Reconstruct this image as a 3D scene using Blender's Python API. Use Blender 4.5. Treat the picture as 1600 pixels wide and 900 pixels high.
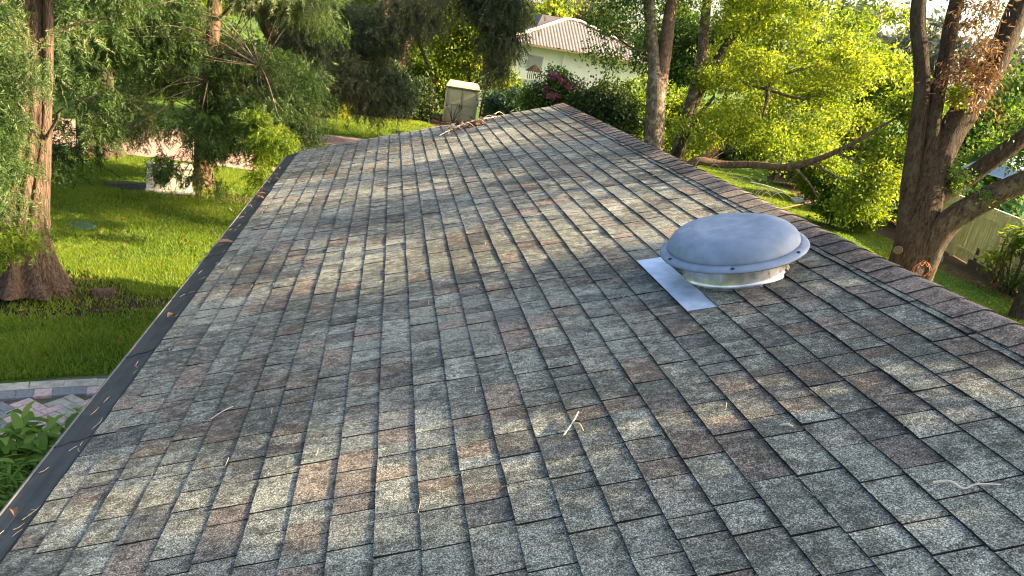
import bpy, math, random
import numpy as np
from mathutils import Vector, Matrix

for o in list(bpy.data.objects):
    bpy.data.objects.remove(o, do_unlink=True)
SC = bpy.context.scene
COL = SC.collection
rad = math.radians
rng = np.random.default_rng(7)
random.seed(7)

# ------------------------------------------------------------------ camera
EYE = 4.4                      # camera height above the lawn
CAM_AXES = Matrix(((0.97632305, -0.09915683, -0.19225304),
                   (-0.14870271, 0.33781376, -0.92939193),
                   (0.15710128, 0.93597531, 0.31507047)))
cam = bpy.data.cameras.new('camera')
cam.sensor_width = 36.0
cam.lens = 36.0 * 1150 / 1600
cam.clip_start = 0.05
cam.clip_end = 1500
cam_ob = bpy.data.objects.new('camera', cam)
COL.objects.link(cam_ob)
cam_ob.matrix_world = Matrix.Translation((0, 0, EYE)) @ CAM_AXES.to_4x4()
SC.camera = cam_ob

# ------------------------------------------------------------------ light
SUN_EL, SUN_AZ = 30.0, -8.0    # degrees; azimuth measured from +X towards +Y
sun_dir = Vector((math.cos(rad(SUN_EL)) * math.cos(rad(SUN_AZ)),
                  math.cos(rad(SUN_EL)) * math.sin(rad(SUN_AZ)),
                  math.sin(rad(SUN_EL))))
world = bpy.data.worlds.new('World')
SC.world = world
world.use_nodes = True
wn = world.node_tree.nodes
sky = wn.new('ShaderNodeTexSky')
sky.sky_type = 'NISHITA'
sky.sun_disc = False
sky.sun_elevation = rad(SUN_EL)
sky.sun_rotation = rad(90.0 - SUN_AZ)
sky.air_density = 1.0
sky.dust_density = 4.0
sky.ozone_density = 1.0
wn['Background'].inputs['Strength'].default_value = 0.105
world.node_tree.links.new(sky.outputs[0], wn['Background'].inputs['Color'])
sl = bpy.data.lights.new('sun', 'SUN')
sl.energy = 5.0
sl.angle = rad(0.5)
sl.color = (1.0, 0.79, 0.52)
sun_ob = bpy.data.objects.new('sun', sl)
COL.objects.link(sun_ob)
sun_ob.rotation_euler = sun_dir.to_track_quat('Z', 'Y').to_euler()
SC.view_settings.view_transform = 'Standard'
SC.view_settings.look = 'None'
SC.view_settings.gamma = 1.0
SC.view_settings.use_curve_mapping = False
SC.view_settings.exposure = 2.4
SC.view_settings.use_white_balance = True
SC.view_settings.white_balance_temperature = 7000
SC.view_settings.white_balance_tint = 10
SC.cycles.max_bounces = 8
SC.cycles.diffuse_bounces = 4
SC.cycles.transmission_bounces = 4
SC.cycles.use_denoising = True
SC.cycles.filter_width = 1.1

# ------------------------------------------------------------------ materials
class NT:
    """small helper for node materials"""
    def __init__(s, name):
        s.m = bpy.data.materials.new(name)
        s.m.use_nodes = True
        s.n = s.m.node_tree.nodes
        s.l = s.m.node_tree.links
        s.b = s.n['Principled BSDF']
        s.out = s.n['Material Output']
    def node(s, t, **kw):
        d = s.n.new(t)
        for k, v in kw.items():
            setattr(d, k, v)
        return d
    def link(s, a, b):
        s.l.new(a, b)
    def pos(s, scale=(1, 1, 1), obj=False):
        if obj:
            src = s.node('ShaderNodeTexCoord').outputs['Object']
        else:
            src = s.node('ShaderNodeNewGeometry').outputs['Position']
        mp = s.node('ShaderNodeMapping')
        mp.inputs['Scale'].default_value = scale
        s.link(src, mp.inputs['Vector'])
        return mp.outputs[0]
    def noise(s, vec, scale, detail=4, rough=0.55):
        t = s.node('ShaderNodeTexNoise')
        t.inputs['Scale'].default_value = scale
        t.inputs['Detail'].default_value = detail
        t.inputs['Roughness'].default_value = rough
        s.link(vec, t.inputs['Vector'])
        return t.outputs['Fac']
    def ramp(s, fac, stops, interp='LINEAR'):
        r = s.node('ShaderNodeValToRGB')
        r.color_ramp.interpolation = interp
        el = r.color_ramp.elements
        while len(el) < len(stops):
            el.new(0.5)
        for e, (p, c) in zip(el, stops):
            e.position = p
            e.color = (c, c, c, 1) if isinstance(c, (int, float)) else (*c, 1)
        s.link(fac, r.inputs[0])
        return r.outputs[0]
    def mix(s, fac, a, b, mode='MIX'):
        m = s.node('ShaderNodeMix', data_type='RGBA', blend_type=mode)
        for sock, v in ((m.inputs[0], fac), (m.inputs[6], a), (m.inputs[7], b)):
            if hasattr(v, 'links'):
                s.link(v, sock)
            elif isinstance(v, (int, float)):
                sock.default_value = v
            else:
                sock.default_value = (*v, 1)
        return m.outputs[2]
    def bump(s, h, strength=0.4, dist=0.01):
        b = s.node('ShaderNodeBump')
        b.inputs['Strength'].default_value = strength
        b.inputs['Distance'].default_value = dist
        s.link(h, b.inputs['Height'])
        s.link(b.outputs[0], s.b.inputs['Normal'])
    def set(s, color=None, rough=0.8, metal=0.0, spec=0.3):
        if color is not None:
            if hasattr(color, 'links'):
                s.link(color, s.b.inputs['Base Color'])
            else:
                s.b.inputs['Base Color'].default_value = (*color, 1)
        s.b.inputs['Roughness'].default_value = rough
        s.b.inputs['Metallic'].default_value = metal
        s.b.inputs['Specular IOR Level'].default_value = spec
        return s.m

def plain(name, color, rough=0.7, metal=0.0, var=0.25, scale=6.0, bump=0.1):
    t = NT(name)
    v = t.pos()
    n1 = t.noise(v, scale, 5)
    f = t.ramp(n1, [(0.25, 1 - var), (0.75, 1 + var)])
    c = t.mix(1.0, color, f, 'MULTIPLY')
    if bump:
        t.bump(t.noise(v, scale * 6, 3), bump, 0.01)
    return t.set(c, rough, metal)

def bark(name, dark, light, lichen=None, zs=0.25, scale=16):
    t = NT(name)
    v = t.pos((1, 1, zs))
    n0 = t.noise(v, scale, 8, 0.7)
    vo = t.node('ShaderNodeTexVoronoi', feature='DISTANCE_TO_EDGE')
    vo.inputs['Scale'].default_value = scale * 0.9
    wp = t.node('ShaderNodeVectorMath', operation='MULTIPLY_ADD')
    nz = t.node('ShaderNodeTexNoise'); nz.inputs['Scale'].default_value = scale * .5
    t.link(v, nz.inputs['Vector']); t.link(nz.outputs['Color'], wp.inputs[0]); wp.inputs[1].default_value = (.12, .12, .12); t.link(v, wp.inputs[2])
    t.link(wp.outputs[0], vo.inputs['Vector'])
    crack = t.ramp(vo.outputs['Distance'], [(0.0, 0.72), (0.12, 1.0)])
    n1 = t.mix(1.0, n0, crack, 'MULTIPLY')
    c = t.ramp(n1, [(0.28, dark), (0.66, light)])
    if lichen:
        v2 = t.pos()
        n2 = t.noise(v2, 5.0, 5, 0.6)
        k = t.ramp(n2, [(0.52, 0.0), (0.62, 1.0)])
        c = t.mix(k, c, lichen)
    t.bump(n1, 1.0, 0.05)
    return t.set(c, 0.9, 0, 0.15)

def leaf(name, stops, trans=0.45, tmul=1.6, rough=0.5, spec=0.25):
    """leaf shader: reflected colour from a per-leaf value, light coming through"""
    t = NT(name)
    a = t.node('ShaderNodeAttribute', attribute_name='rnd')
    c = t.ramp(a.outputs['Fac'], stops)
    t.set(c, rough, 0, spec)
    tr = t.node('ShaderNodeBsdfTranslucent')
    c2 = t.mix(1.0, c, (tmul * 1.1, tmul, tmul * 0.45), 'MULTIPLY')
    t.link(c2, tr.inputs['Color'])
    ms = t.node('ShaderNodeMixShader')
    ms.inputs[0].default_value = trans
    t.link(t.b.outputs[0], ms.inputs[1])
    t.link(tr.outputs[0], ms.inputs[2])
    t.link(ms.outputs[0], t.out.inputs['Surface'])
    return t.m

def shingle_mat():
    t = NT('asphalt_granules')
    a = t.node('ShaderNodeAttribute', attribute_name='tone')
    v = t.pos()
    vo = t.node('ShaderNodeTexVoronoi')
    vo.inputs['Scale'].default_value = 300
    t.link(v, vo.inputs['Vector'])
    sep = t.node('ShaderNodeSeparateColor')
    t.link(vo.outputs['Color'], sep.inputs[0])
    g = t.ramp(sep.outputs[0], [(0.0, 0.18), (0.35, 0.60), (0.70, 1.12), (1.0, 2.4)])
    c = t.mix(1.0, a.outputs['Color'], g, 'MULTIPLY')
    hue = t.mix(t.ramp(sep.outputs[1], [(0.0, 0.0), (1.0, 0.35)]), c, (0.30, 0.24, 0.18), 'MIX')
    c = t.mix(0.25, c, hue)
    # algae: dark ragged stains
    v2 = t.pos((1.0, 1.6, 1.0))
    n1 = t.noise(v2, 15, 10, 0.78)
    n2 = t.noise(v, 1.1, 3)
    k = t.node('ShaderNodeMath', operation='MULTIPLY_ADD')
    t.link(n2, k.inputs[0]); k.inputs[1].default_value = 0.45
    t.link(n1, k.inputs[2])
    st = t.ramp(k.outputs[0], [(0.68, 1.0), (0.75, 0.55), (0.86, 0.36)])
    c = t.mix(1.0, c, st, 'MULTIPLY')
    t.bump(sep.outputs[0], 0.5, 0.002)
    return t.set(c, 0.92, 0, 0.2)

def ground_mat(name, stops, scale=2.2, fine=60):
    t = NT(name)
    v = t.pos()
    n1 = t.noise(v, scale, 6, 0.6)
    n2 = t.noise(v, fine, 4, 0.7)
    c = t.ramp(n1, stops)
    f = t.ramp(n2, [(0.3, 0.55), (0.7, 1.4)])
    c = t.mix(1.0, c, f, 'MULTIPLY')
    t.bump(n2, 0.9, 0.03)
    return t.set(c, 0.95, 0, 0.1)

def paver_field_mat():
    t = NT('driveway_pavers')
    v = t.pos()
    br = t.node('ShaderNodeTexBrick')
    br.inputs['Scale'].default_value = 4.0
    br.inputs['Mortar Size'].default_value = 0.025
    br.inputs['Color1'].default_value = (0.42, 0.25, 0.20, 1)
    br.inputs['Color2'].default_value = (0.34, 0.24, 0.21, 1)
    br.inputs['Mortar'].default_value = (0.16, 0.13, 0.11, 1)
    t.link(v, br.inputs['Vector'])
    n = t.noise(v, 3.0, 5)
    c = t.mix(1.0, br.outputs[0], t.ramp(n, [(0.3, 0.75), (0.7, 1.2)]), 'MULTIPLY')
    return t.set(c, 0.9)

def mesh_guard_mat():
    t = NT('perforated_gutter_guard')
    v = t.pos()
    vo = t.node('ShaderNodeTexVoronoi')
    vo.inputs['Scale'].default_value = 150
    vo.inputs['Randomness'].default_value = 0.1
    t.link(v, vo.inputs['Vector'])
    holes = t.ramp(vo.outputs['Distance'], [(0.22, 0.25), (0.42, 1.0)])
    dust = t.ramp(t.noise(v, 7, 5), [(0.4, (0.022, 0.024, 0.028)), (0.75, (0.055, 0.055, 0.058))])
    c = t.mix(1.0, dust, holes, 'MULTIPLY')
    t.bump(vo.outputs['Distance'], 0.5, 0.003)
    return t.set(c, 0.5, 0.0, 0.4)

def metal_mat(name, base, rough, streak=0.25, metal=1.0):
    t = NT(name)
    v = t.pos()
    n = t.noise(v, 14, 6, 0.6)
    c = t.mix(1.0, base, t.ramp(n, [(0.3, 1 - streak), (0.7, 1 + streak * 0.5)]), 'MULTIPLY')
    r = t.ramp(t.noise(v, 26, 5), [(0.3, rough * 0.75), (0.7, rough * 1.3)])
    t.link(r, t.b.inputs['Roughness'])
    m = t.set(c, rough, metal, 0.4)
    return m

M = {}
M['shingle'] = shingle_mat()
M['asphalt_edge'] = plain('asphalt_edge', (0.03, 0.03, 0.03), 0.95)
M['guard'] = mesh_guard_mat()
M['gutter'] = plain('painted_gutter', (0.14, 0.14, 0.145), 0.45, 0.0, 0.15, 9)
M['wall'] = plain('house_wall', (0.76, 0.74, 0.70), 0.85)
M['dome'] = metal_mat('grey_vent_dome', (0.165, 0.215, 0.295), 0.55, 0.2, 0.0)
M['zinc'] = metal_mat('galvanised_collar', (0.62, 0.60, 0.56), 0.32, 0.35, 1.0)
M['flash'] = metal_mat('aluminium_flashing', (0.46, 0.56, 0.72), 0.45, 0.25, 0.35)
M['sealant'] = plain('dirty_sealant', (0.45, 0.38, 0.30), 0.8, 0, 0.5, 60)
M['bolt'] = plain('dark_bolt', (0.03, 0.03, 0.035), 0.5)
M['twig'] = plain('bleached_twig', (0.52, 0.46, 0.37), 0.85, 0, 0.3, 30)
M['deadleaf'] = leaf('dead_leaf', [(0, (0.08, 0.042, 0.024)), (0.5, (0.16, 0.085, 0.05)), (1, (0.27, 0.165, 0.10))], 0.3, 1.0)
M['straw'] = plain('dry_straw', (0.50, 0.40, 0.24), 0.8, 0, 0.3, 30)
M['ground'] = ground_mat('grass_ground', [(0.3, (0.035, 0.07, 0.014)), (0.55, (0.07, 0.13, 0.02)), (0.75, (0.09, 0.14, 0.028))])
M['soil'] = ground_mat('dark_soil', [(0.3, (0.022, 0.016, 0.011)), (0.7, (0.065, 0.045, 0.03))], 5)
M['litter'] = ground_mat('leaf_litter', [(0.3, (0.05, 0.03, 0.018)), (0.5, (0.10, 0.06, 0.035)), (0.75, (0.07, 0.08, 0.03))], 3)
M['drive'] = paver_field_mat()
M['pave_pink'] = plain('pink_paver', (0.47, 0.35, 0.32), 0.9, 0, 0.3, 25, 0.3)
M['pave_grey'] = plain('charcoal_paver', (0.19, 0.195, 0.20), 0.9, 0, 0.25, 25, 0.3)
M['pave_pale'] = plain('pale_stone_paver', (0.36, 0.33, 0.27), 0.9, 0, 0.45, 9, 0.3)
M['joint'] = plain('paver_joint_sand', (0.10, 0.09, 0.06), 0.95, 0, 0.4, 20)
M['bark_red'] = bark('cypress_bark', (0.035, 0.023, 0.016), (0.20, 0.135, 0.095), None, 0.06, 26)
M['bark_grey'] = bark('oak_bark', (0.03, 0.022, 0.016), (0.20, 0.145, 0.10), (0.23, 0.20, 0.15), 0.3, 18)
M['bark_dark'] = bark('dark_bark', (0.018, 0.013, 0.010), (0.10, 0.07, 0.048), (0.07, 0.085, 0.04), 0.3, 18)
M['bark_black'] = bark('blackish_bark', (0.010, 0.007, 0.0045), (0.085, 0.057, 0.036), (0.055, 0.046, 0.032), 0.13, 22)
M['bark_brown'] = bark('brown_bark', (0.014, 0.010, 0.007), (0.11, 0.078, 0.05), (0.09, 0.08, 0.05), 0.14, 22)
M['bark_tan'] = bark('tan_bark', (0.045, 0.028, 0.018), (0.21, 0.135, 0.085), None, 0.2, 16)
M['cypress'] = leaf('cypress_leaf', [(0, (0.026, 0.055, 0.018)), (0.45, (0.055, 0.105, 0.028)), (0.8, (0.10, 0.15, 0.05)), (1, (0.18, 0.20, 0.12))], 0.40, 1.7)
M['needle'] = leaf('grey_needle', [(0, (0.025, 0.042, 0.022)), (0.5, (0.055, 0.080, 0.040)), (1, (0.14, 0.145, 0.085))], 0.30, 1.4)
M['sunny'] = leaf('yellow_green_leaf', [(0, (0.045, 0.085, 0.012)), (0.5, (0.095, 0.155, 0.018)), (1, (0.19, 0.225, 0.028))], 0.55, 2.0)
M['green'] = leaf('green_leaf', [(0, (0.025, 0.060, 0.014)), (0.5, (0.055, 0.115, 0.022)), (1, (0.11, 0.16, 0.035))], 0.45, 1.7)
M['dark'] = leaf('dark_leaf', [(0, (0.014, 0.034, 0.012)), (0.6, (0.032, 0.065, 0.020)), (1, (0.08, 0.11, 0.04))], 0.35, 1.5)
M['blue'] = leaf('blue_green_leaf', [(0, (0.03, 0.075, 0.05)), (0.6, (0.07, 0.14, 0.09)), (1, (0.16, 0.24, 0.17))], 0.35, 1.3)
M['magenta'] = leaf('magenta_bract', [(0, (0.40, 0.05, 0.28)), (1, (0.65, 0.20, 0.50))], 0.5, 1.2)
M['pinkish'] = leaf('pink_brown_leaf', [(0, (0.16, 0.07, 0.06)), (1, (0.36, 0.17, 0.14))], 0.4, 1.1)
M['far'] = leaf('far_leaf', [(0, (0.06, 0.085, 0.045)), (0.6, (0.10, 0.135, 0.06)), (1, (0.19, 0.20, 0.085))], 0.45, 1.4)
M['hazy'] = leaf('haze_tinted_leaf', [(0, (0.10, 0.125, 0.12)), (1, (0.20, 0.22, 0.19))], 0.3, 1.0)  # air haze painted into the leaf colour as pale blue-grey
M['grass'] = leaf('grass_blade', [(0, (0.065, 0.13, 0.018)), (0.5, (0.150, 0.235, 0.032)), (0.85, (0.25, 0.31, 0.04)), (1, (0.34, 0.33, 0.08))], 0.5, 1.5)
M['plant'] = leaf('fresh_green_leaf', [(0, (0.06, 0.14, 0.02)), (0.5, (0.13, 0.24, 0.035)), (1, (0.24, 0.34, 0.07))], 0.45, 1.4)
M['shed'] = plain('beige_resin', (0.46, 0.42, 0.27), 0.6, 0, 0.08, 3)
M['shed_dark'] = plain('brown_resin', (0.20, 0.16, 0.10), 0.6, 0, 0.1, 3)
M['black'] = plain('black_plastic', (0.015, 0.015, 0.016), 0.5)
M['white'] = plain('white_paint', (0.78, 0.76, 0.72), 0.6, 0, 0.06, 3)
M['cream'] = plain('cream_paint', (0.70, 0.66, 0.56), 0.55, 0, 0.08, 6)
M['greywall'] = plain('grey_render', (0.42, 0.43, 0.44), 0.8, 0, 0.1, 2)
M['tile'] = plain('brown_roof_tile', (0.135, 0.118, 0.118), 0.8, 0, 0.25, 3)
M['tile_pale'] = plain('pale_ridge_tile', (0.52, 0.44, 0.34), 0.8)
M['glass'] = NT('dim_window').set((0.30, 0.29, 0.27), 0.25, 0, 0.5)
M['redfence'] = plain('red_brown_boards', (0.17, 0.06, 0.04), 0.85, 0, 0.35, 5)
M['yellowfence'] = bark('pale_yellow_boards', (0.50, 0.45, 0.20), (0.74, 0.66, 0.34), None, 0.1, 9)
M['oldwood'] = bark('weathered_post', (0.05, 0.035, 0.025), (0.17, 0.12, 0.08), None, 0.15, 20)
M['terracotta'] = plain('terracotta', (0.42, 0.17, 0.10), 0.85)
M['greenmetal'] = plain('green_painted_frame', (0.02, 0.16, 0.07), 0.5)
M['darkgreen'] = plain('faded_dark_green', (0.03, 0.08, 0.05), 0.7)
M['bluesheet'] = plain('blue_grey_sheet', (0.24, 0.33, 0.45), 0.5, 0, 0.1, 2)
M['cord'] = plain('orange_cord', (0.45, 0.13, 0.04), 0.6)
M['cutwood'] = plain('cut_wood', (0.075, 0.05, 0.03), 0.8, 0, 0.5, 40)

# ------------------------------------------------------------------ object helpers
def tag(o, label=None, cat=None, group=None, kind=None):
    if label: o['label'] = label
    if cat: o['category'] = cat
    if group: o['group'] = group
    if kind: o['kind'] = kind
    return o

def empty(name, loc, label, cat, group=None):
    o = bpy.data.objects.new(name, None)
    o.location = loc
    o.empty_display_size = 0.2
    COL.objects.link(o)
    return tag(o, label, cat, group)

def add(name, me, parent=None, mat=None):
    if mat is not None:
        for m in (mat if isinstance(mat, (list, tuple)) else [mat]):
            me.materials.append(M[m])
    o = bpy.data.objects.new(name, me)
    COL.objects.link(o)
    if parent is not None:
        o.parent = parent
        o.matrix_parent_inverse = Matrix.Translation(-Vector(world_loc(parent)))
    return o

def world_loc(o):
    l = Vector(o.location)
    p = o.parent
    if p is not None:
        l = l + o.matrix_parent_inverse.translation + Vector(world_loc(p))
    return l

def np_mesh(name, V, F, attrs=None, smooth=False, mat_idx=None):
    """V (n,3), F (m,k) all faces with k corners"""
    me = bpy.data.meshes.new(name)
    V = np.ascontiguousarray(V, dtype=np.float32)
    F = np.ascontiguousarray(F, dtype=np.int32)
    m, k = F.shape
    me.vertices.add(len(V))
    me.vertices.foreach_set('co', V.ravel())
    me.loops.add(m * k)
    me.loops.foreach_set('vertex_index', F.ravel())
    me.polygons.add(m)
    me.polygons.foreach_set('loop_start', np.arange(0, m * k, k, dtype=np.int32))
    me.polygons.foreach_set('loop_total', np.full(m, k, dtype=np.int32))
    if mat_idx is not None:
        me.polygons.foreach_set('material_index', np.asarray(mat_idx, dtype=np.int32))
    me.update(calc_edges=True)
    if smooth:
        me.polygons.foreach_set('use_smooth', np.ones(m, dtype=bool))
    if attrs:
        for nm, (dom, typ, arr) in attrs.items():
            at = me.attributes.new(nm, typ, dom)
            if typ == 'FLOAT':
                at.data.foreach_set('value', np.ascontiguousarray(arr, dtype=np.float32).ravel())
            else:
                at.data.foreach_set('color', np.ascontiguousarray(arr, dtype=np.float32).ravel())
    return me

class MB:
    """collects boxes, prisms and tubes in one mesh"""
    def __init__(s):
        s.v, s.f = [], []
    def box(s, c, size, rot=None):
        c = Vector(c)
        hx, hy, hz = (q / 2 for q in size)
        b = len(s.v)
        for x in (-hx, hx):
            for y in (-hy, hy):
                for z in (-hz, hz):
                    p = Vector((x, y, z))
                    if rot is not None:
                        p = rot @ p
                    s.v.append(tuple(c + p))
        for q in ((0, 1, 3, 2), (4, 6, 7, 5), (0, 4, 5, 1), (2, 3, 7, 6), (0, 2, 6, 4), (1, 5, 7, 3)):
            s.f.append(tuple(b + i for i in q))
        return s
    def hexa(s, p):
        """8 points: bottom 4 then top 4 (same winding)"""
        b = len(s.v)
        s.v += [tuple(q) for q in p]
        for q in ((3, 2, 1, 0), (4, 5, 6, 7), (0, 1, 5, 4), (1, 2, 6, 5), (2, 3, 7, 6), (3, 0, 4, 7)):
            s.f.append(tuple(b + i for i in q))
        return s
    def quad(s, p):
        b = len(s.v)
        s.v += [tuple(q) for q in p]
        s.f.append(tuple(range(b, b + len(p))))
        return s
    def tube(s, pts, radii, sides=8, wob=0.0, flute=0.0, flutes=7, seed=0, sub=5, cap=True):
        V, F = tube_arrays(pts, radii, sides, wob, flute, flutes, seed, sub)
        b = len(s.v)
        s.v += [tuple(p) for p in V]
        s.f += [tuple(b + i for i in q) for q in F]
        if cap:
            n = len(V)
            s.f.append(tuple(b + i for i in range(sides)))
            s.f.append(tuple(b + i for i in range(n - sides, n)))
        return s
    def lathe(s, c, axis, prof, sides=32, cap_first=False, cap_last=False, wob=0.0):
        """prof: (radius, height) along axis"""
        axis = Vector(axis).normalized()
        u = axis.orthogonal().normalized()
        w = axis.cross(u)
        b = len(s.v)
        for r, h in prof:
            for k in range(sides):
                a = 2 * math.pi * k / sides
                rr = r * (1 + wob * math.sin(3 * a + h * 20))
                s.v.append(tuple(Vector(c) + axis * h + (u * math.cos(a) + w * math.sin(a)) * rr))
        for i in range(len(prof) - 1):
            for k in range(sides):
                k2 = (k + 1) % sides
                s.f.append((b + i * sides + k, b + i * sides + k2, b + (i + 1) * sides + k2, b + (i + 1) * sides + k))
        if cap_first:
            s.f.append(tuple(b + k for k in range(sides))[::-1])
        if cap_last:
            e = b + (len(prof) - 1) * sides
            s.f.append(tuple(e + k for k in range(sides)))
        return s
    def build(s, name, mat, parent=None, smooth=False):
        me = bpy.data.meshes.new(name)
        me.from_pydata(s.v, [], s.f)
        me.update()
        if smooth:
            me.polygons.foreach_set('use_smooth', [True] * len(me.polygons))
        return add(name, me, parent, mat)

def spline(pts, sub):
    P = np.array(pts, float)
    if len(P) < 3 or sub <= 1:
        t = np.linspace(0, len(P) - 1, (len(P) - 1) * max(sub, 1) + 1)
        return np.stack([np.interp(t, np.arange(len(P)), P[:, i]) for i in range(P.shape[1])], 1)
    Q = np.vstack([2 * P[0] - P[1], P, 2 * P[-1] - P[-2]])
    out = []
    for i in range(1, len(Q) - 2):
        for k in range(sub):
            t = k / sub
            a, b, c, d = Q[i - 1], Q[i], Q[i + 1], Q[i + 2]
            out.append(0.5 * ((2 * b) + (c - a) * t + (2 * a - 5 * b + 4 * c - d) * t * t + (3 * b - a - 3 * c + d) * t ** 3))
    out.append(P[-1])
    return np.array(out)

def tube_arrays(pts, radii, sides=8, wob=0.0, flute=0.0, flutes=7, seed=0, sub=5):
    PR = spline(np.hstack([np.array(pts, float), np.array(radii, float)[:, None]]), sub)
    P, R = PR[:, :3], np.maximum(PR[:, 3], 0.001)
    r = np.random.default_rng(seed + 11)
    T = np.gradient(P, axis=0)
    T /= np.linalg.norm(T, axis=1)[:, None] + 1e-9
    ref = np.array([1.0, 0.13, 0.07]) if abs(T[:, 0].mean()) < 0.8 else np.array([0.1, 1.0, 0.07])
    U = ref - T * (T @ ref)[:, None]
    U /= np.linalg.norm(U, axis=1)[:, None]
    W = np.cross(T, U)
    a = np.linspace(0, 2 * np.pi, sides, endpoint=False)
    n = len(P)
    rr = np.ones((n, sides))
    if wob:
        ph = r.uniform(0, 6.28, 6)
        tt = np.linspace(0, n / 4.0, n)[:, None]
        for q in range(3):
            rr += wob * np.sin((q + 1) * a[None, :] + ph[q] + tt * (0.7 + q * 0.6)) * (0.6 / (q + 1)) * 1.4
        rr += wob * 0.6 * r.normal(0, 1, (n, sides)) * 0.5
    if flute:
        fall = np.clip((R - R.min()) / (R.max() - R.min() + 1e-6), 0, 1)[:, None] ** 0.6
        rr += flute * fall * np.sin(flutes * a + 0.6 * np.sin(2 * a))[None, :]
    V = P[:, None, :] + (U[:, None, :] * np.cos(a)[None, :, None] + W[:, None, :] * np.sin(a)[None, :, None]) * (R[:, None] * rr)[:, :, None]
    V = V.reshape(-1, 3)
    i = np.arange(n - 1)[:, None] * sides
    k = np.arange(sides)[None, :]
    k2 = (k + 1) % sides
    F = np.stack([i + k, i + k2, i + sides + k2, i + sides + k], -1).reshape(-1, 4)
    return V, F

def unit(v):
    return v / (np.linalg.norm(v, axis=-1, keepdims=True) + 1e-9)

def quad_leaves(P, D, L, W, r, fold=0.15):
    """diamond leaves at P along D"""
    n = len(P)
    D = unit(D)
    Nn = unit(np.cross(D, r.normal(0, 1, (n, 3))))
    S = np.cross(D, Nn)
    L = np.broadcast_to(L, (n,))[:, None]
    W = np.broadcast_to(W, (n,))[:, None]
    a = P
    b = P + D * L * 0.45 + S * W * 0.5 + Nn * W * fold
    c = P + D * L
    d = P + D * L * 0.45 - S * W * 0.5 + Nn * W * fold
    V = np.stack([a, b, c, d], 1).reshape(-1, 3)
    F = np.arange(n * 4).reshape(n, 4)
    return V, F

def tri_leaves(P, D, L, W, r):
    """narrow three-cornered leaflets"""
    n = len(P)
    D = unit(D)
    S = unit(np.cross(D, r.normal(0, 1, (n, 3))))
    L = np.broadcast_to(L, (n,))[:, None]
    W = np.broadcast_to(W, (n,))[:, None]
    V = np.stack([P + S * W * 0.5, P - S * W * 0.5, P + D * L], 1).reshape(-1, 3)
    return V, np.arange(n * 3).reshape(n, 3)

def blob_points(blobs, n, r, clump=0.28, per=26, shell=0.55):
    """points gathered in clumps through the volume of ellipsoids (x,y,z,rx,ry,rz[,weight])"""
    B = np.array([(list(b) + [1.0])[:7] for b in blobs], float)
    vol = (B[:, 3] * B[:, 4] * B[:, 5]) ** 0.8 * B[:, 6]
    nc = max(4, n // per)
    idx = r.choice(len(B), nc, p=vol / vol.sum())
    d = unit(r.normal(0, 1, (nc, 3)))
    rad_ = r.uniform(0, 1, nc) ** (1 / (3.0 + 3 * shell))
    rad_ = rad_ * (1 + 0.16 * r.normal(0, 1, nc))
    C = B[idx, :3] + d * rad_[:, None] * B[idx, 3:6]
    size = clump * r.uniform(0.5, 1.5, nc)
    tone = np.clip(r.normal(0.5, 0.2, nc) + r.normal(0, 0.14, len(B))[idx], 0, 1)
    pick = r.integers(0, nc, n)
    P = C[pick] + r.normal(0, 1, (n, 3)) * size[pick][:, None] * np.array([1, 1, 0.7])
    return P, d[pick], tone[pick], C

def crown(name, blobs, n, L, W, mat, parent, seed, clump=0.28, per=26, droop=0.35, shell=0.55, spread=0.22):
    r = np.random.default_rng(seed)
    P, out, tone, C = blob_points(blobs, n, r, clump, per, shell)
    D = r.normal(0, 1, (n, 3)) + out * 0.5 + np.array([0, 0, -droop])
    V, F = quad_leaves(P, D, L * r.uniform(0.6, 1.25, n), W * r.uniform(0.7, 1.2, n), r)
    rn = np.clip(tone + r.normal(0, spread, n), 0, 1)
    me = np_mesh(name, V, F, {'rnd': ('FACE', 'FLOAT', rn)})
    return add(name, me, parent, mat)

def spray_crown(name, blobs, n, L, mat, parent, seed, K=14, leafl=0.07, leafw=0.016, clump=0.22, per=16, droop=0.9, shell=0.4):
    """feathery drooping sprays: leaflets on both sides of hanging twigs"""
    r = np.random.default_rng(seed)
    P, out, tone, C = blob_points(blobs, n, r, clump, per, shell)
    D = unit(r.normal(0, 0.55, (n, 3)) + out * 0.5 + np.array([0, 0, -droop]))
    S = unit(np.cross(D, r.normal(0, 1, (n, 3))))
    ln = L * r.uniform(0.6, 1.3, n)
    k = np.arange(K)
    f = (k + 0.5) / K
    side = np.where(k % 2 == 0, 1.0, -1.0)
    PP = P[:, None] + D[:, None] * (ln[:, None] * f)[:, :, None]
    DD = D[:, None] * 0.75 + S[:, None] * side[None, :, None] * 0.8 + r.normal(0, 0.22, (n, K, 3))
    PP, DD = PP.reshape(-1, 3), DD.reshape(-1, 3)
    sc = np.repeat(r.uniform(0.7, 1.2, n), K) * np.tile(1.1 - 0.5 * f, n)
    V, F = tri_leaves(PP, DD, leafl * sc * 1.1, leafw * sc ** 0.5 * 1.1, r)
    rn = np.clip(np.repeat(tone, K) + r.normal(0, 0.18, n * K), 0, 1)
    me = np_mesh(name, V, F, {'rnd': ('FACE', 'FLOAT', rn)})
    return add(name, me, parent, mat), C

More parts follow.
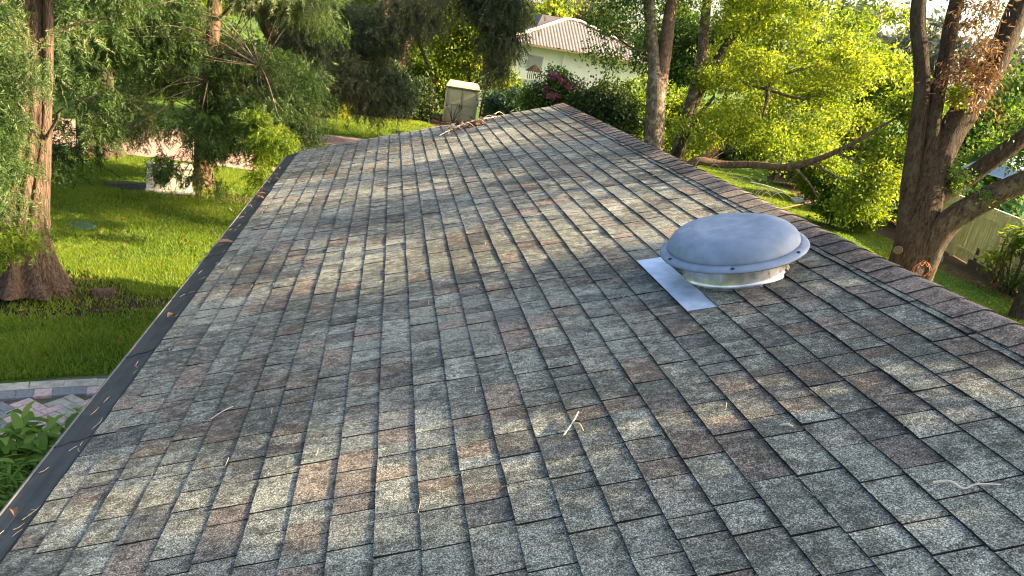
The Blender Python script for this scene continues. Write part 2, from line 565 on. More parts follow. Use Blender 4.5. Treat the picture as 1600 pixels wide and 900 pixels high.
def twigs(name, src, targets, r0, mat, parent, seed, sag=0.15):
    """thin branches from points on limbs to clump centres"""
    r = np.random.default_rng(seed)
    src = np.array(src)
    mb = MB()
    for t in targets:
        t = np.array(t)
        dd = np.linalg.norm(src - t, axis=1)
        s = src[np.argmin(dd + r.uniform(0, 0.5, len(src)))]
        mid = (s + t) / 2 + r.normal(0, 0.12, 3) * np.linalg.norm(t - s) + np.array([0, 0, sag * np.linalg.norm(t - s)])
        mb.tube([s, mid, t], [r0, r0 * 0.6, r0 * 0.2], 4, 0, seed=int(r.integers(1e6)), sub=4, cap=False)
    return mb.build(name, mat, parent, True)

def path_points(pts, n=12):
    return spline(pts, n)

# ------------------------------------------------------------------ ground
def sheet(name, pts, z, mat, kind='structure', label=None):
    mb = MB()
    mb.quad([(x, y, z) for x, y in pts])
    o = mb.build(name, mat)
    return tag(o, kind=kind)

def wavy_outline(cx, cy, rx, ry, n=40, amp=0.18, seed=0, rot=0.0):
    r = random.Random(seed)
    ph = [r.uniform(0, 6.28) for _ in range(4)]
    out = []
    for i in range(n):
        a = 2 * math.pi * i / n
        k = 1 + amp * (0.6 * math.sin(2 * a + ph[0]) + 0.5 * math.sin(3 * a + ph[1]) + 0.35 * math.sin(5 * a + ph[2]) + 0.25 * math.sin(8 * a + ph[3]))
        x, y = rx * k * math.cos(a), ry * k * math.sin(a)
        out.append((cx + x * math.cos(rot) - y * math.sin(rot), cy + x * math.sin(rot) + y * math.cos(rot)))
    return out

sheet('ground', [(-400, -400), (400, -400), (400, 400), (-400, 400)], 0.0, 'ground')
sheet('driveway', [(-30, 17.8), (-8.0, 20.6), (-5.0, 20.7), (-2.5, 20.6), (1.5, 20.9), (2.5, 24.5), (2.2, 27.5), (-0.4, 28.8), (-3.0, 28.3), (-7.0, 25.4), (-12, 24.0), (-30, 22)], 0.008, 'drive')
sheet('soil_bed', wavy_outline(-4.55, 10.6, 1.35, 1.0, seed=3), 0.006, 'soil')
sheet('soil_bed', wavy_outline(-3.3, 10.6, 0.75, 0.35, seed=5, amp=0.3), 0.010, 'soil')
sheet('soil_bed', wavy_outline(-3.6, 17.2, 1.7, 0.6, seed=8, amp=0.3), 0.006, 'soil')
sheet('leaf_litter', wavy_outline(1.6, 38.0, 3.6, 3.2, seed=9), 0.006, 'litter')
sheet('leaf_litter', wavy_outline(-3.0, 36.2, 3.5, 2.2, seed=12), 0.010, 'litter')
sheet('garden_bed', wavy_outline(19.6, 25.8, 2.4, 11.5, n=60, amp=0.10, seed=15, rot=-0.16), 0.006, 'litter')
sheet('garden_bed', wavy_outline(9.6, 23.4, 2.2, 1.8, seed=18), 0.010, 'soil')

# ------------------------------------------------------------------ the house and its roof
TH = rad(18.0)
HN = 1.463                    # camera distance from the roof plane
cT, sT = math.cos(TH), math.sin(TH)
def RP(s, t, hn=0.0):
    """roof point: s along the ridge, t up the slope, hn above the deck"""
    k = hn - HN
    return (t * cT - k * sT, s, EYE + t * sT + k * cT)
RN = Vector((-sT, 0, cT))
RT = Vector((cT, 0, sT))
S0, S1 = -3.0, 10.5
EXP = 0.1435
T_EAVE = 0.062 - 12 * EXP
T_RIDGE = 2.115
rx_ridge = RP(0, T_RIDGE)[0]

house = empty('house', (rx_ridge, 4, 0), 'house under the weathered grey-brown shingle roof that fills the foreground', 'house')
mb = MB()
e0, e1 = RP(0, T_EAVE + 0.02), RP(0, T_RIDGE)
ex2 = 2 * rx_ridge - e0[0]
sec = [(e0[0], e0[2]), (e1[0], e1[2]), (ex2, e0[2]), (ex2, e0[2] - 0.12), (e1[0], e1[2] - 0.12), (e0[0], e0[2] - 0.12)]
b = [(x, S0, z) for x, z in sec] + [(x, S1 - 0.012, z) for x, z in sec]
mb.v += b
for q in ((0, 1, 7, 6), (1, 2, 8, 7), (2, 3, 9, 8), (3, 4, 10, 9), (4, 5, 11, 10), (5, 0, 6, 11), (0, 5, 4, 1), (1, 4, 3, 2), (6, 7, 10, 11), (7, 8, 9, 10)):
    mb.f.append(q)
roof = mb.build('roof', 'asphalt_edge', house)
mb = MB()
wx0, wx1 = e0[0] + 0.45, ex2 - 0.45
mb.v += [(wx0, S0 + .3, 0), (wx1, S0 + .3, 0), (wx1, S1 - .3, 0), (wx0, S1 - .3, 0)]
zc = e0[2] - 0.14 + 0.45 * math.tan(TH)
zr = e1[2] - 0.14
mb.v += [(wx0, S0 + .3, zc), (wx1, S0 + .3, zc), (wx1, S1 - .3, zc), (wx0, S1 - .3, zc), (rx_ridge, S0 + .3, zr), (rx_ridge, S1 - .3, zr)]
mb.f += [(0, 1, 5, 8, 4), (1, 2, 6, 5), (2, 3, 7, 9, 6), (3, 0, 4, 7)]
mb.build('wall', 'wall', house)

# shingle tabs -------------------------------------------------
TONES = [((0.184, 0.198, 0.170), 6), ((0.220, 0.234, 0.200), 4), ((0.156, 0.169, 0.148), 4),
         ((0.186, 0.164, 0.136), 2.4), ((0.134, 0.125, 0.110), 1.4), ((0.104, 0.112, 0.106), 1.3), ((0.182, 0.184, 0.158), 4)]
tw = np.array([w for _, w in TONES], float); tw /= tw.sum()
def rand_tone():
    c = np.array(TONES[rng.choice(len(TONES), p=tw)][0])
    return c * rng.uniform(0.9, 1.12)

def cam_px(p):
    q = CAM_AXES.transposed() @ (Vector(p) - Vector((0, 0, EYE)))
    if q.z > -0.1:
        return None
    return (512 + 736 * q.x / -q.z, 288 - 736 * q.y / -q.z, -q.z)

def tab_geometry(s0, s1, tb, hb, mirror=False):
    """one shingle tab: wedge lying on the course below, face split where the granule blend changes"""
    ln = s1 - s0
    nseg = 1 if ln < 0.12 else 2
    if rng.random() < 0.3 and nseg > 1: nseg -= 1
    cuts = [s0] + sorted(s0 + ln * (np.arange(1, nseg) / nseg + rng.uniform(-0.12, 0.12, nseg - 1)).clip(0.15, 0.85)) + [s1]
    tt = min(tb + EXP + 0.022, T_RIDGE - 0.004)
    V, F, C = [], [], []
    j0, j1 = rng.normal(0, 0.0012, 2)
    h0, h1 = hb + rng.normal(0, 0.0008, 2)
    m = len(cuts)
    base = rand_tone()
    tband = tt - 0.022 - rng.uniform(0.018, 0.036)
    for i, s in enumerate(cuts):
        f = i / (m - 1)
        tbj = tb + j0 * (1 - f) + j1 * f
        hh = h0 * (1 - f) + h1 * f + (0.0015 if 0 < i < m - 1 else 0)
        q = (tband - tbj) / (tt - tbj)
        V += [RP(s, tbj, 0.0012), RP(s, tbj, hh), RP(s, tband, hh * (1 - q) + 0.0022 * q), RP(s, tt, 0.0022)]
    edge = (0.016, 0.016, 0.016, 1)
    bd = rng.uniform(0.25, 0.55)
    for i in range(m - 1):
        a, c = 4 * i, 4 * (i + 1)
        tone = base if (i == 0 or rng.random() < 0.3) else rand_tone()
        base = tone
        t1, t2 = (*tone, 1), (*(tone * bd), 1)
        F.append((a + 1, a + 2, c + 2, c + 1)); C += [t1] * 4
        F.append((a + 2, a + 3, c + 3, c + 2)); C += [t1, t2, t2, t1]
        F.append((a, a + 1, c + 1, c)); C += [edge] * 4
    e = 4 * (m - 1)
    F.append((0, 3, 2, 1)); C += [edge] * 4
    F.append((e, e + 1, e + 2, e + 3)); C += [edge] * 4
    return V, F, C

tabs = []
ncourse = int((T_RIDGE - T_EAVE) / EXP) + 1
for c in range(ncourse):
    tb = T_EAVE + c * EXP + (0.040 if c == 0 else 0)
    if tb + 0.03 > T_RIDGE: break
    s = S0 - rng.uniform(0, 0.3)
    wav = rng.uniform(0, 6.28)
    while s < S1:
        ln = rng.choice([0.09, 0.13, 0.165, 0.20, 0.25], p=[0.12, 0.25, 0.30, 0.22, 0.11]) * rng.uniform(0.9, 1.1)
        e = min(s + ln, S1 + rng.uniform(-0.004, 0.006))
        if e - s > 0.03:
            hb = 0.0080 + rng.choice([0.0, 0.0032], p=[0.55, 0.45])
            tabs.append((tab_geometry(max(s, S0) + 0.0027, e - 0.0027, tb + 0.0015 * math.sin(s * 1.3 + wav), hb), max(s, S0), e, tb))
        s = s + ln
def face_mesh(name, V, F, C):
    me = bpy.data.meshes.new(name)
    me.from_pydata(V, [], F)
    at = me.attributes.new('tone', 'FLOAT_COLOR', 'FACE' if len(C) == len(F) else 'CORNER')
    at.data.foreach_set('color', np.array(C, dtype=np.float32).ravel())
    me.update()
    return me
scored = []
for i, (g, s0, s1, tb) in enumerate(tabs):
    q = cam_px(RP((s0 + s1) / 2, tb + EXP / 2, 0.005))
    sc_ = 0
    if q and -20 < q[0] < 1044 and -20 < q[1] < 596:
        sc_ = (s1 - s0) / q[2] ** 3
    scored.append((sc_, i))
scored.sort(reverse=True)
near = {i for sc_, i in scored[:300] if sc_ > 0}
BV, BF, BC = [], [], []
for i, (g, s0, s1, tb) in enumerate(tabs):
    V, F, C = g
    if i in near:
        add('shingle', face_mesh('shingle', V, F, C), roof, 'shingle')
    else:
        o = len(BV)
        BV += V; BF += [tuple(o + k for k in f) for f in F]; BC += C
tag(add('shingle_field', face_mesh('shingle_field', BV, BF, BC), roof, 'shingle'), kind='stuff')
# the far slope, seen only from beyond the ridge
V, F, C = [], [], []
for c in range(26):
    t = T_EAVE + c * EXP
    if t + .03 > T_RIDGE: break
    def R2(s, tt, h):
        x, y, z = RP(s, tt, h)
        return (2 * rx_ridge - x, y, z)
    s = S0
    while s < S1:
        e = min(s + rng.uniform(0.2, 0.45), S1)
        o = len(V)
        u = min(t + EXP + .01, T_RIDGE - .004)
        V += [R2(s, t, 0.001), R2(s, t, 0.009), R2(s, u, 0.002), R2(e - .002, t, 0.001), R2(e - .002, t, 0.009), R2(e - .002, u, 0.002)]
        F += [(o + 1, o + 4, o + 5, o + 2), (o, o + 3, o + 4, o + 1)]
        C += [(*rand_tone(), 1), (0.03, 0.03, 0.03, 1)]
        s = e
tag(add('rear_shingle_field', face_mesh('rear_shingle_field', V, F, C), roof, 'shingle'), kind='stuff')

# ridge caps: folded pieces overlapping towards the far end
CAPW = 0.150
ncap = int((S1 - S0) / EXP) + 1
for i in range(ncap):
    s = S0 + i * EXP
    e = min(s + EXP + 0.02, S1 + 0.012)
    hb0, hb1 = 0.026 + rng.normal(0, 0.001), 0.018
    V = []
    jw = rng.normal(0, 0.003)
    prof = [(-CAPW + jw, 0.0), (-0.02, 0.0), (0.0, 0.0), (0.02, 0.0), (CAPW + jw, 0.0)]
    def capP(u, sv, h):
        k = abs(u)
        x, y, z = RP(sv, T_RIDGE - k, h - (0.004 if k < 0.01 else 0) - (0.008 if k > 0.1 else 0))
        return (2 * rx_ridge - x if u > 0 else x, y, z)
    for sv, h in ((s, hb0), (e, hb1)):
        for u, _ in prof: V.append(capP(u, sv, h))
        for u, _ in prof: V.append(capP(u, sv, h - 0.007))
    F = []
    for k in range(4):
        F.append((k, k + 1, 11 + k, 10 + k))
        F.append((k, 5 + k, 6 + k, k + 1))
    F += [(0, 10, 15, 5), (4, 9, 19, 14)]
    tone = np.array(random.choice([(0.165, 0.140, 0.120), (0.178, 0.143, 0.120), (0.145, 0.128, 0.114), (0.190, 0.155, 0.128)])) * rng.uniform(0.9, 1.1)
    C = [(*tone, 1), (0.035, 0.035, 0.035, 1)] * 4 + [(0.04, 0.04, 0.04, 1)] * 2
    add('ridge_cap', face_mesh('ridge_cap', V, F, C), roof, 'shingle')

# gutter with its guard
gut = MB()
def GP(s, t, hn): return RP(s, t, hn)
prof = [(T_EAVE + 0.03, -0.05), (T_EAVE + 0.01, -0.17), (T_EAVE - 0.10, -0.19), (T_EAVE - 0.160, -0.10), (T_EAVE - 0.166, -0.026), (T_EAVE - 0.152, -0.020), (T_EAVE - 0.148, -0.034)]
n = len(prof)
for s in (S0, S1): gut.v += [GP(s, t, h) for t, h in prof]
gut.f += [(i, i + 1, n + i + 1, n + i) for i in range(n - 1)] + [tuple(range(n)), tuple(range(n, 2 * n))]
gutter = gut.build('gutter', 'gutter', house)
gd = MB()
gp = []
for i in range(15):
    f = i / 14
    rib = 0.004 if i in (4, 5, 9, 10) else 0.0
    gp.append((T_EAVE + 0.075 - f * 0.226, -0.006 - 0.020 * f + rib))
ns = 28
for j in range(ns):
    s = S0 + (S1 - S0) * j / (ns - 1)
    gd.v += [GP(s, t, h + 0.0012 * math.sin(j * 2.1)) for t, h in gp]
gd.f += [(j * 15 + i, j * 15 + i + 1, (j + 1) * 15 + i + 1, (j + 1) * 15 + i) for j in range(ns - 1) for i in range(14)]
gd.build('gutter_guard', 'guard', gutter, True)
for k in range(15):
    s_ = S0 + 0.55 + k * 0.915
    sm = MB()
    for a_, b_ in zip(gp[:-1], gp[1:]):
        sm.hexa([GP(s_, a_[0], a_[1] + .0006), GP(s_, b_[0], b_[1] + .0006), GP(s_ + .022, b_[0], b_[1] + .0006), GP(s_ + .022, a_[0], a_[1] + .0006),
                 GP(s_, a_[0], a_[1] + .003), GP(s_, b_[0], b_[1] + .003), GP(s_ + .022, b_[0], b_[1] + .003), GP(s_ + .022, a_[0], a_[1] + .003)])
    sm.build('guard_seam', 'guard', gutter)
fa = MB()
fa.hexa([RP(S0, T_EAVE + 0.03, -0.2), RP(S1, T_EAVE + 0.03, -0.2), RP(S1, T_EAVE + 0.055, -0.2), RP(S0, T_EAVE + 0.055, -0.2),
         RP(S0, T_EAVE + 0.035, -0.04), RP(S1, T_EAVE + 0.035, -0.04), RP(S1, T_EAVE + 0.06, -0.04), RP(S0, T_EAVE + 0.06, -0.04)])
fa.build('fascia', 'gutter', house)

# ------------------------------------------------------------------ attic vent on the roof
VS, VT = 3.40, 1.465
vc = Vector(RP(VS, VT, 0.0))
vent = empty('attic_vent', vc, 'round grey metal attic vent with domed cap on the shingle roof near the ridge', 'roof vent')
mb = MB()
mb.lathe(vc, RN, [(0.268, 0.002), (0.263, 0.008), (0.254, 0.014), (0.250, 0.026), (0.247, 0.120), (0.254, 0.146), (0.20, 0.17)], 56)
mb.build('collar', 'zinc', vent, True)
dome_prof = [(0.318, 0.146), (0.325, 0.157), (0.326, 0.163), (0.322, 0.178), (0.312, 0.197), (0.296, 0.214), (0.272, 0.229), (0.240, 0.240), (0.205, 0.2465), (0.178, 0.2490), (0.166, 0.2475), (0.12, 0.2490), (0.06, 0.2510), (0.02, 0.252)]
mb = MB()
mb.lathe(vc, RN, dome_prof, 72, False, True)
dome = mb.build('dome', 'dome', vent, True)
# hand-made dents in the cap
vm = dome.data.vertices
nrm = RN
for v in vm:
    d = Vector(v.co) - vc
    hgt = d.dot(nrm)
    if hgt > 0.17:
        a = 0.0018 * math.sin(d.y * 15 + 1) * math.sin(d.x * 13) + 0.0009 * math.sin(d.y * 31 + d.x * 22)
        p = Vector(RP(VS - 0.22, VT - 0.19, 0.235))
        dist = (Vector(v.co) - p).length
        a -= 0.012 * math.exp(-(dist / 0.055) ** 2)
        v.co = Vector(v.co) + nrm * a
mb = MB()
mb.lathe(vc, RN, [(0.312, 0.146), (0.326, 0.157), (0.342, 0.152), (0.360, 0.144), (0.367, 0.134), (0.364, 0.129), (0.356, 0.136), (0.336, 0.145), (0.312, 0.138)], 72)
mb.build('brim', 'dome', vent, True)
for k in range(6):
    a = 2 * math.pi * k / 6 + 0.42
    p = Vector(RP(VS + 0.348 * math.cos(a), VT + 0.348 * math.sin(a), 0.149))
    mb = MB()
    mb.lathe(p, RN, [(0.006, -0.02), (0.006, 0.0), (0.0095, 0.0005), (0.0095, 0.004), (0.005, 0.007)], 10, True, True)
    mb.build('bolt', 'bolt', vent)
mb = MB()
def fl(s, t, h): return RP(s, t, h)
f0, f1 = VS - 0.385, VS + 0.385
mb.hexa([fl(f0, 1.066, .0138), fl(f0, 1.25, .0048), fl(f1, 1.25, .0048), fl(f1, 1.066, .0138),
         fl(f0, 1.066, .0156), fl(f0, 1.25, .0060), fl(f1, 1.25, .0060), fl(f1, 1.066, .0156)])
mb.build('flashing', 'flash', vent)
mb = MB()
rr = random.Random(4)
pts = []
for k in range(14):
    a = -0.35 - 1.35 * k / 13 + math.pi / 2 + 1.0
    pts.append(RP(VS + 0.258 * math.cos(a) , VT + 0.258 * math.sin(a), 0.012))
mb.tube(pts, [0.010 + rr.uniform(0, 0.010) for _ in pts], 6, 0.3, seed=3, sub=3)
mb.build('sealant', 'sealant', vent, True)

# ------------------------------------------------------------------ litter on the roof
def roof_twig(name, pts, radii, mat, label, cat='twig', extra=None, group=None):
    P = [RP(s, t, h) for s, t, h in pts]
    o = empty(name, P[0], label, cat, group) if extra else None
    mb = MB()
    mb.tube(P, [q * 0.65 for q in radii], 6, 0.12, seed=len(pts), sub=4)
    m = mb.build('stem' if extra else name, mat, o, True)
    if extra:
        for (nm, q, rd, mt) in extra:
            x = MB()
            x.tube([RP(*w) for w in q], [v * 0.7 for v in rd], 6, 0.15, seed=5, sub=4)
            x.build(nm, mt, o, True)
        return o
    return tag(m, label, cat, group)

roof_twig('twig', [(2.215, 0.300, .022), (2.28, 0.350, .028), (2.345, 0.385, .024)], [.004, .005, .0035], 'twig',
          'small bleached twig with a side spur and brown bud at the middle of the roof', 'twig',
          [('side_spur', [(2.27, 0.342, .027), (2.24, 0.365, .040), (2.215, 0.372, .022)], [.003, .003, .002], 'twig'),
           ('bud', [(2.285, 0.360, .026), (2.262, 0.372, .030), (2.238, 0.377, .020)], [.004, .010, .003], 'deadleaf')])
roof_twig('twig', [(1.585, 1.245, .016), (1.57, 1.285, .02), (1.535, 1.30, .016), (1.535, 1.34, .02), (1.52, 1.40, .014)], [.006, .007, .004, .0045, .003], 'twig',
          'crooked pale twig lying at the lower right of the roof')
roof_twig('twig', [(1.86, 1.345, .014), (1.84, 1.355, .04), (1.80, 1.352, .014)], [.002, .003, .002], 'twig',
          'tiny upright white sliver above the crooked twig on the right of the roof')
roof_twig('twig', [(2.93, -1.10, .012), (2.965, -1.06, .018), (3.01, -1.02, .012)], [.002, .0028, .0018], 'twig',
          'thin bleached twig on the left of the roof near the gutter')
roof_twig('twig', [(2.01, 1.000, .013), (1.995, 1.02, .02), (1.985, 1.035, .013)], [.003, .009, .004], 'twig',
          'small white chip alone on the right of the roof')
# the dead branch with brown leaves near the far edge
bp = RP(9.95, 0.72, 0.02)
dead = empty('dead_branch', bp, 'dead branch with crumpled brown leaves lying near the far edge of the roof', 'branch')
mb = MB()
mb.tube([RP(9.55, 0.28, .02), RP(9.72, 0.46, .05), RP(9.9, 0.72, .07), RP(10.12, 0.95, .05), RP(10.25, 1.12, .03)], [.006, .011, .012, .010, .005], 6, 0.15, seed=2)
mb.build('stem', 'twig', dead, True)
for q in range(5):
    s, t = 9.65 + 0.13 * q, 0.40 + 0.16 * q
    x = MB()
    x.tube([RP(s, t, .05), RP(s - 0.1 + .04 * q, t + .12, .09), RP(s - 0.2 + .08 * q, t + .2, .02)], [.008, .006, .003], 5, 0.1, seed=q)
    x.build('side_branch', 'twig', dead, True)
r = np.random.default_rng(31)
nL = 60
ff = r.beta(2, 2, nL)
P = np.array([RP(9.6 + 0.6 * f + r.normal(0, .08), 0.36 + 0.75 * f + r.normal(0, .06), .02 + abs(r.normal(0, .035))) for f in ff])
V, F = quad_leaves(P, r.normal(0, 1, (nL, 3)) * np.array([1, 1, .35]), .11 * r.uniform(.6, 1.2, nL), .045 * r.uniform(.7, 1.2, nL), r, .35)
add('dead_foliage', np_mesh('dead_foliage', V, F, {'rnd': ('FACE', 'FLOAT', r.uniform(0, 1, nL))}), dead, 'deadleaf')
# fine needle litter caught along the courses
r = np.random.default_rng(71)
lit = MB()
for k in range(150):
    c_ = r.integers(1, 25)
    t_ = T_EAVE + c_ * EXP - abs(r.normal(.006, .03))
    s_ = r.uniform(1.2, 10.2)
    a_ = r.normal(0, .7)
    L_ = r.uniform(.02, .055)
    p_ = [RP(s_ + L_ * f * math.cos(a_) + .006 * math.sin(f * 3), t_ + L_ * f * math.sin(a_) * .6, .0135) for f in (-.5, 0, .5)]
    lit.tube(p_, [.0008, .0013, .0008], 3, 0, seed=int(k), sub=2, cap=False)
tag(lit.build('needle_litter', 'straw', None, True), kind='stuff')
# dry needles and leaves on the gutter guard
rr = random.Random(21)
for k in range(64):
    s = 2.0 + 7.5 * rr.random() ** 1.6
    t = T_EAVE + 0.015 - 0.13 * rr.random()
    a = rr.uniform(-0.9, 0.9) + (0 if rr.random() < 0.6 else 1.2)
    L = rr.uniform(0.03, 0.075)
    h = -0.008 - 0.019 * (T_EAVE + 0.035 - t) / 0.172 + 0.008
    c = rr.uniform(-0.3, 0.3)
    mb = MB()
    pts = [RP(s + L * (q - .5) * math.cos(a + c * (q - .5) * 3), t + L * (q - .5) * math.sin(a + c * (q - .5) * 3) * 0.6, h) for q in (0, .33, .66, 1)]
    mb.tube(pts, [.0009, .0015, .0015, .0008], 4, 0, seed=k, sub=2)
    tag(mb.build('dry_needle', 'straw', None, True), 'thin dry straw-coloured needle lying on the black gutter guard', 'needle', 'dry needles on the gutter guard')
def curled_leaf(p, L, W, yaw, label, name='dead_leaf'):
    V, F = [], []
    for i in range(6):
        f = i / 5
        w = W * math.sin(math.pi * (0.12 + 0.84 * f))
        for j in (-1, 0, 1):
            x, y = (f - .5) * L, j * w / 2
            z = 0.012 * abs(j) + 0.014 * math.sin(f * 4) + 0.006
            V.append((p[0] + x * math.cos(yaw) - y * math.sin(yaw), p[1] + x * math.sin(yaw) + y * math.cos(yaw), p[2] + z))
    for i in range(5):
        for j in range(2):
            F.append((i * 3 + j, i * 3 + j + 1, i * 3 + j + 4, i * 3 + j + 3))
    me = np_mesh(name, np.array(V), np.array(F), {'rnd': ('FACE', 'FLOAT', np.full(len(F), 0.75))}, True)
    return tag(add(name, me, None, 'deadleaf'), label, 'leaf')
curled_leaf(RP(6.02, T_EAVE - 0.02, 0.0), 0.15, 0.08, 0.5, 'tan curled leaf on the gutter guard beside the sunlit lawn')
curled_leaf(RP(4.45, T_EAVE - 0.03, -0.005), 0.07, 0.04, 1.3, 'small orange-brown leaf in the middle of the gutter guard')
curled_leaf(RP(2.52, T_EAVE - 0.07, -0.005), 0.05, 0.025, 2.1, 'small orange-brown leaf nearest the camera on the gutter guard')
rr = random.Random(8)
for k in range(8):
    s = 7.6 + 2.6 * rr.random()
    o = curled_leaf(RP(s, T_EAVE + 0.0 - 0.11 * rr.random(), 0.0), rr.uniform(.06, .11), .04, rr.uniform(0, 3), 'brown dead leaf in the drift at the far end of the gutter')
    o['group'] = 'dead leaves drifted at the far end of the gutter'

# ------------------------------------------------------------------ paved path below the eave
path = sheet('path', [(-4.6, 7.55), (-3.82, 7.92), (-3.34, 8.14), (-2.80, 8.33), (-2.0, 8.5), (-1.0, 8.5), (-1.0, 5.5), (-4.6, 5.5)], 0.012, 'joint')
def paver(cx, cy, w, l, yaw, mat, h=0.045):
    rot = Matrix.Rotation(yaw, 3, 'Z')
    mb = MB()
    c = Vector((cx, cy, 0))
    bv = 0.006
    lo = [(-w / 2, -l / 2), (w / 2, -l / 2), (w / 2, l / 2), (-w / 2, l / 2)]
    hi = [(x * (1 - 2 * bv / w), y * (1 - 2 * bv / l)) for x, y in lo]
    pts = [c + rot @ Vector((x, y, 0.0)) for x, y in lo] + [c + rot @ Vector((x, y, h - bv)) for x, y in lo] + [c + rot @ Vector((x, y, h)) for x, y in hi]
    mb.v = [tuple(p) for p in pts]
    for i in range(4):
        j = (i + 1) % 4
        mb.f += [(i, j, 4 + j, 4 + i), (4 + i, 4 + j, 8 + j, 8 + i)]
    mb.f.append((8, 9, 10, 11))
    mb.build('paver', mat, path)
rr = random.Random(5)
def edge_pt(u):      # outer edge of the path, gently curved
    x = -4.4 + u * 0.94
    y = 7.62 + 0.44 * (x + 4.4) - 0.06 * (x + 4.4) ** 2
    a = math.atan2(0.44 - 0.12 * (x + 4.4), 1.0)
    return x, y, a
for k in range(8):
    x, y, a = edge_pt(0.10 + k * 0.335)
    x += 0.08 * math.sin(a); y -= 0.08 * math.cos(a)
    paver(x, y, 0.325, 0.165, a + rr.uniform(-.02, .02), 'pave_pale', 0.05 + rr.uniform(0, .006))
for k in range(16):
    x, y, a = edge_pt(0.05 + k * 0.172)
    x += 0.255 * math.sin(a); y -= 0.255 * math.cos(a)
    paver(x, y, 0.165, 0.165, a, 'pave_pink' if k % 3 == 0 else 'pave_grey', 0.045 + rr.uniform(0, .004))
hw = 0.108
ux, uy = math.cos(0.95), math.sin(0.95)
for i in range(-16, 40):
    for j in range(-30, 26):
        k = (i - j) % 4
        if k == 0: ci, cj, vert = i + 1.0, j + .5, False
        elif k == 3: ci, cj, vert = i + .5, j + 1.0, True
        else: continue
        x = -3.6 + hw * (ci * ux - cj * uy)
        y = 6.6 + hw * (ci * uy + cj * ux)
        if not (-4.5 < x < -1.7 and y > 6.3): continue
        if y > 7.62 + 0.44 * (x + 4.4) - 0.06 * (x + 4.4) ** 2 - 0.43: continue
        paver(x, y, hw * 2 - .006, hw - .006, 0.95 + (math.pi / 2 if vert else 0) + rr.uniform(-.02, .02), rr.choice(['pave_pink', 'pave_pink', 'pave_grey', 'pave_pale']), 0.042 + rr.uniform(0, .005))

# ------------------------------------------------------------------ trees
def limb(parent, name, pts, radii, mat, seed, sides=12, wob=0.10, flute=0.0, flutes=7, sub=6):
    V, F = tube_arrays(pts, radii, sides, wob, flute, flutes, seed, sub)
    me = np_mesh(name, V, F, None, True)
    return add(name, me, parent, mat)

def new_tree(name, base, label, group=None):
    return empty(name, (base[0], base[1], 0), label, 'tree', group)

# left cypress with the fluted foot
t = new_tree('cypress_tree', (-4.75, 10.75), 'cypress with a wide fluted reddish trunk foot on the lawn, leftmost in view')
mainA = [(-4.92, 10.75, -0.05), (-4.92, 10.80, 0.16), (-4.90, 10.86, 0.5), (-4.83, 10.95, 1.0), (-4.72, 11.15, 2.2), (-4.76, 11.45, 3.9), (-4.85, 11.7, 6.0), (-4.9, 11.8, 9.0)]
limb(t, 'trunk', mainA, [0.78, 0.62, 0.46, 0.33, 0.22, 0.175, 0.15, 0.10], 'bark_red', 3, 120, 0.025, 0.17, 13, 8)
limb(t, 'limb', [(-4.62, 10.72, 0.0), (-4.60, 10.80, 1.0), (-4.52, 11.1, 2.4), (-4.52, 11.3, 3.9), (-4.5, 11.4, 6.2)], [0.24, 0.11, 0.065, 0.06, 0.05], 'bark_red', 5, 40, 0.04, 0.15, 7)
for k, (a, b_, c_) in enumerate([((-4.52, 11.0, 2.1), (-4.2, 10.8, 2.6), (-3.6, 10.7, 2.95)), ((-4.7, 11.2, 3.0), (-5.1, 10.6, 3.3), (-5.3, 10.0, 3.1)), ((-4.6, 11.2, 3.4), (-3.9, 11.5, 3.8), (-3.0, 11.7, 4.2)), ((-4.75, 11.0, 1.5), (-4.7, 10.4, 1.75), (-4.5, 9.9, 1.5)), ((-4.75, 11.1, 2.4), (-4.85, 10.4, 2.7), (-4.7, 9.9, 2.5))]):
    limb(t, 'branch', [a, ((a[0] + b_[0]) / 2 + .05, (a[1] + b_[1]) / 2, (a[2] + b_[2]) / 2 + .08), b_, c_], [0.022, 0.018, 0.014, 0.006], 'bark_grey', 40 + k, 6, 0.12)
_, C = spray_crown('crown', [(-5.05, 10.5, 3.6, .36, .5, .7, 2.5), (-4.74, 10.0, 2.55, .30, .35, .6, 2.5), (-4.55, 9.75, 1.75, .27, .3, .5, 2.5), (-4.85, 10.1, 1.9, .42, .4, .55, 2.5),
                             (-4.25, 10.2, 3.3, .30, .3, .35, 1.5), (-4.9, 11.3, 5.4, 1.3, 1.3, 1.0), (-4.8, 11.8, 7.8, 1.4, 1.4, 1.6), (-6.0, 10.8, 3.8, .9, .9, 1.4), (-3.9, 11.6, 4.4, .8, .6, .5)],
                   17000, 0.24, 'cypress', t, 101, K=14, leafl=0.065, leafw=0.015, clump=0.13, per=34)
spray_crown('sun_tinted_sprays', [(-4.46, 9.72, 1.12, .34, .22, .09), (-4.7, 9.75, .98, .2, .2, .08)], 380, 0.20, 'sunny', t, 131, K=14, leafl=0.06, leafw=0.018, clump=0.08)  # low tuft in brighter leaf colour, sunlight painted in
twigs('twigs', path_points(mainA)[24:], C[:60], 0.012, 'bark_grey', t, 5)

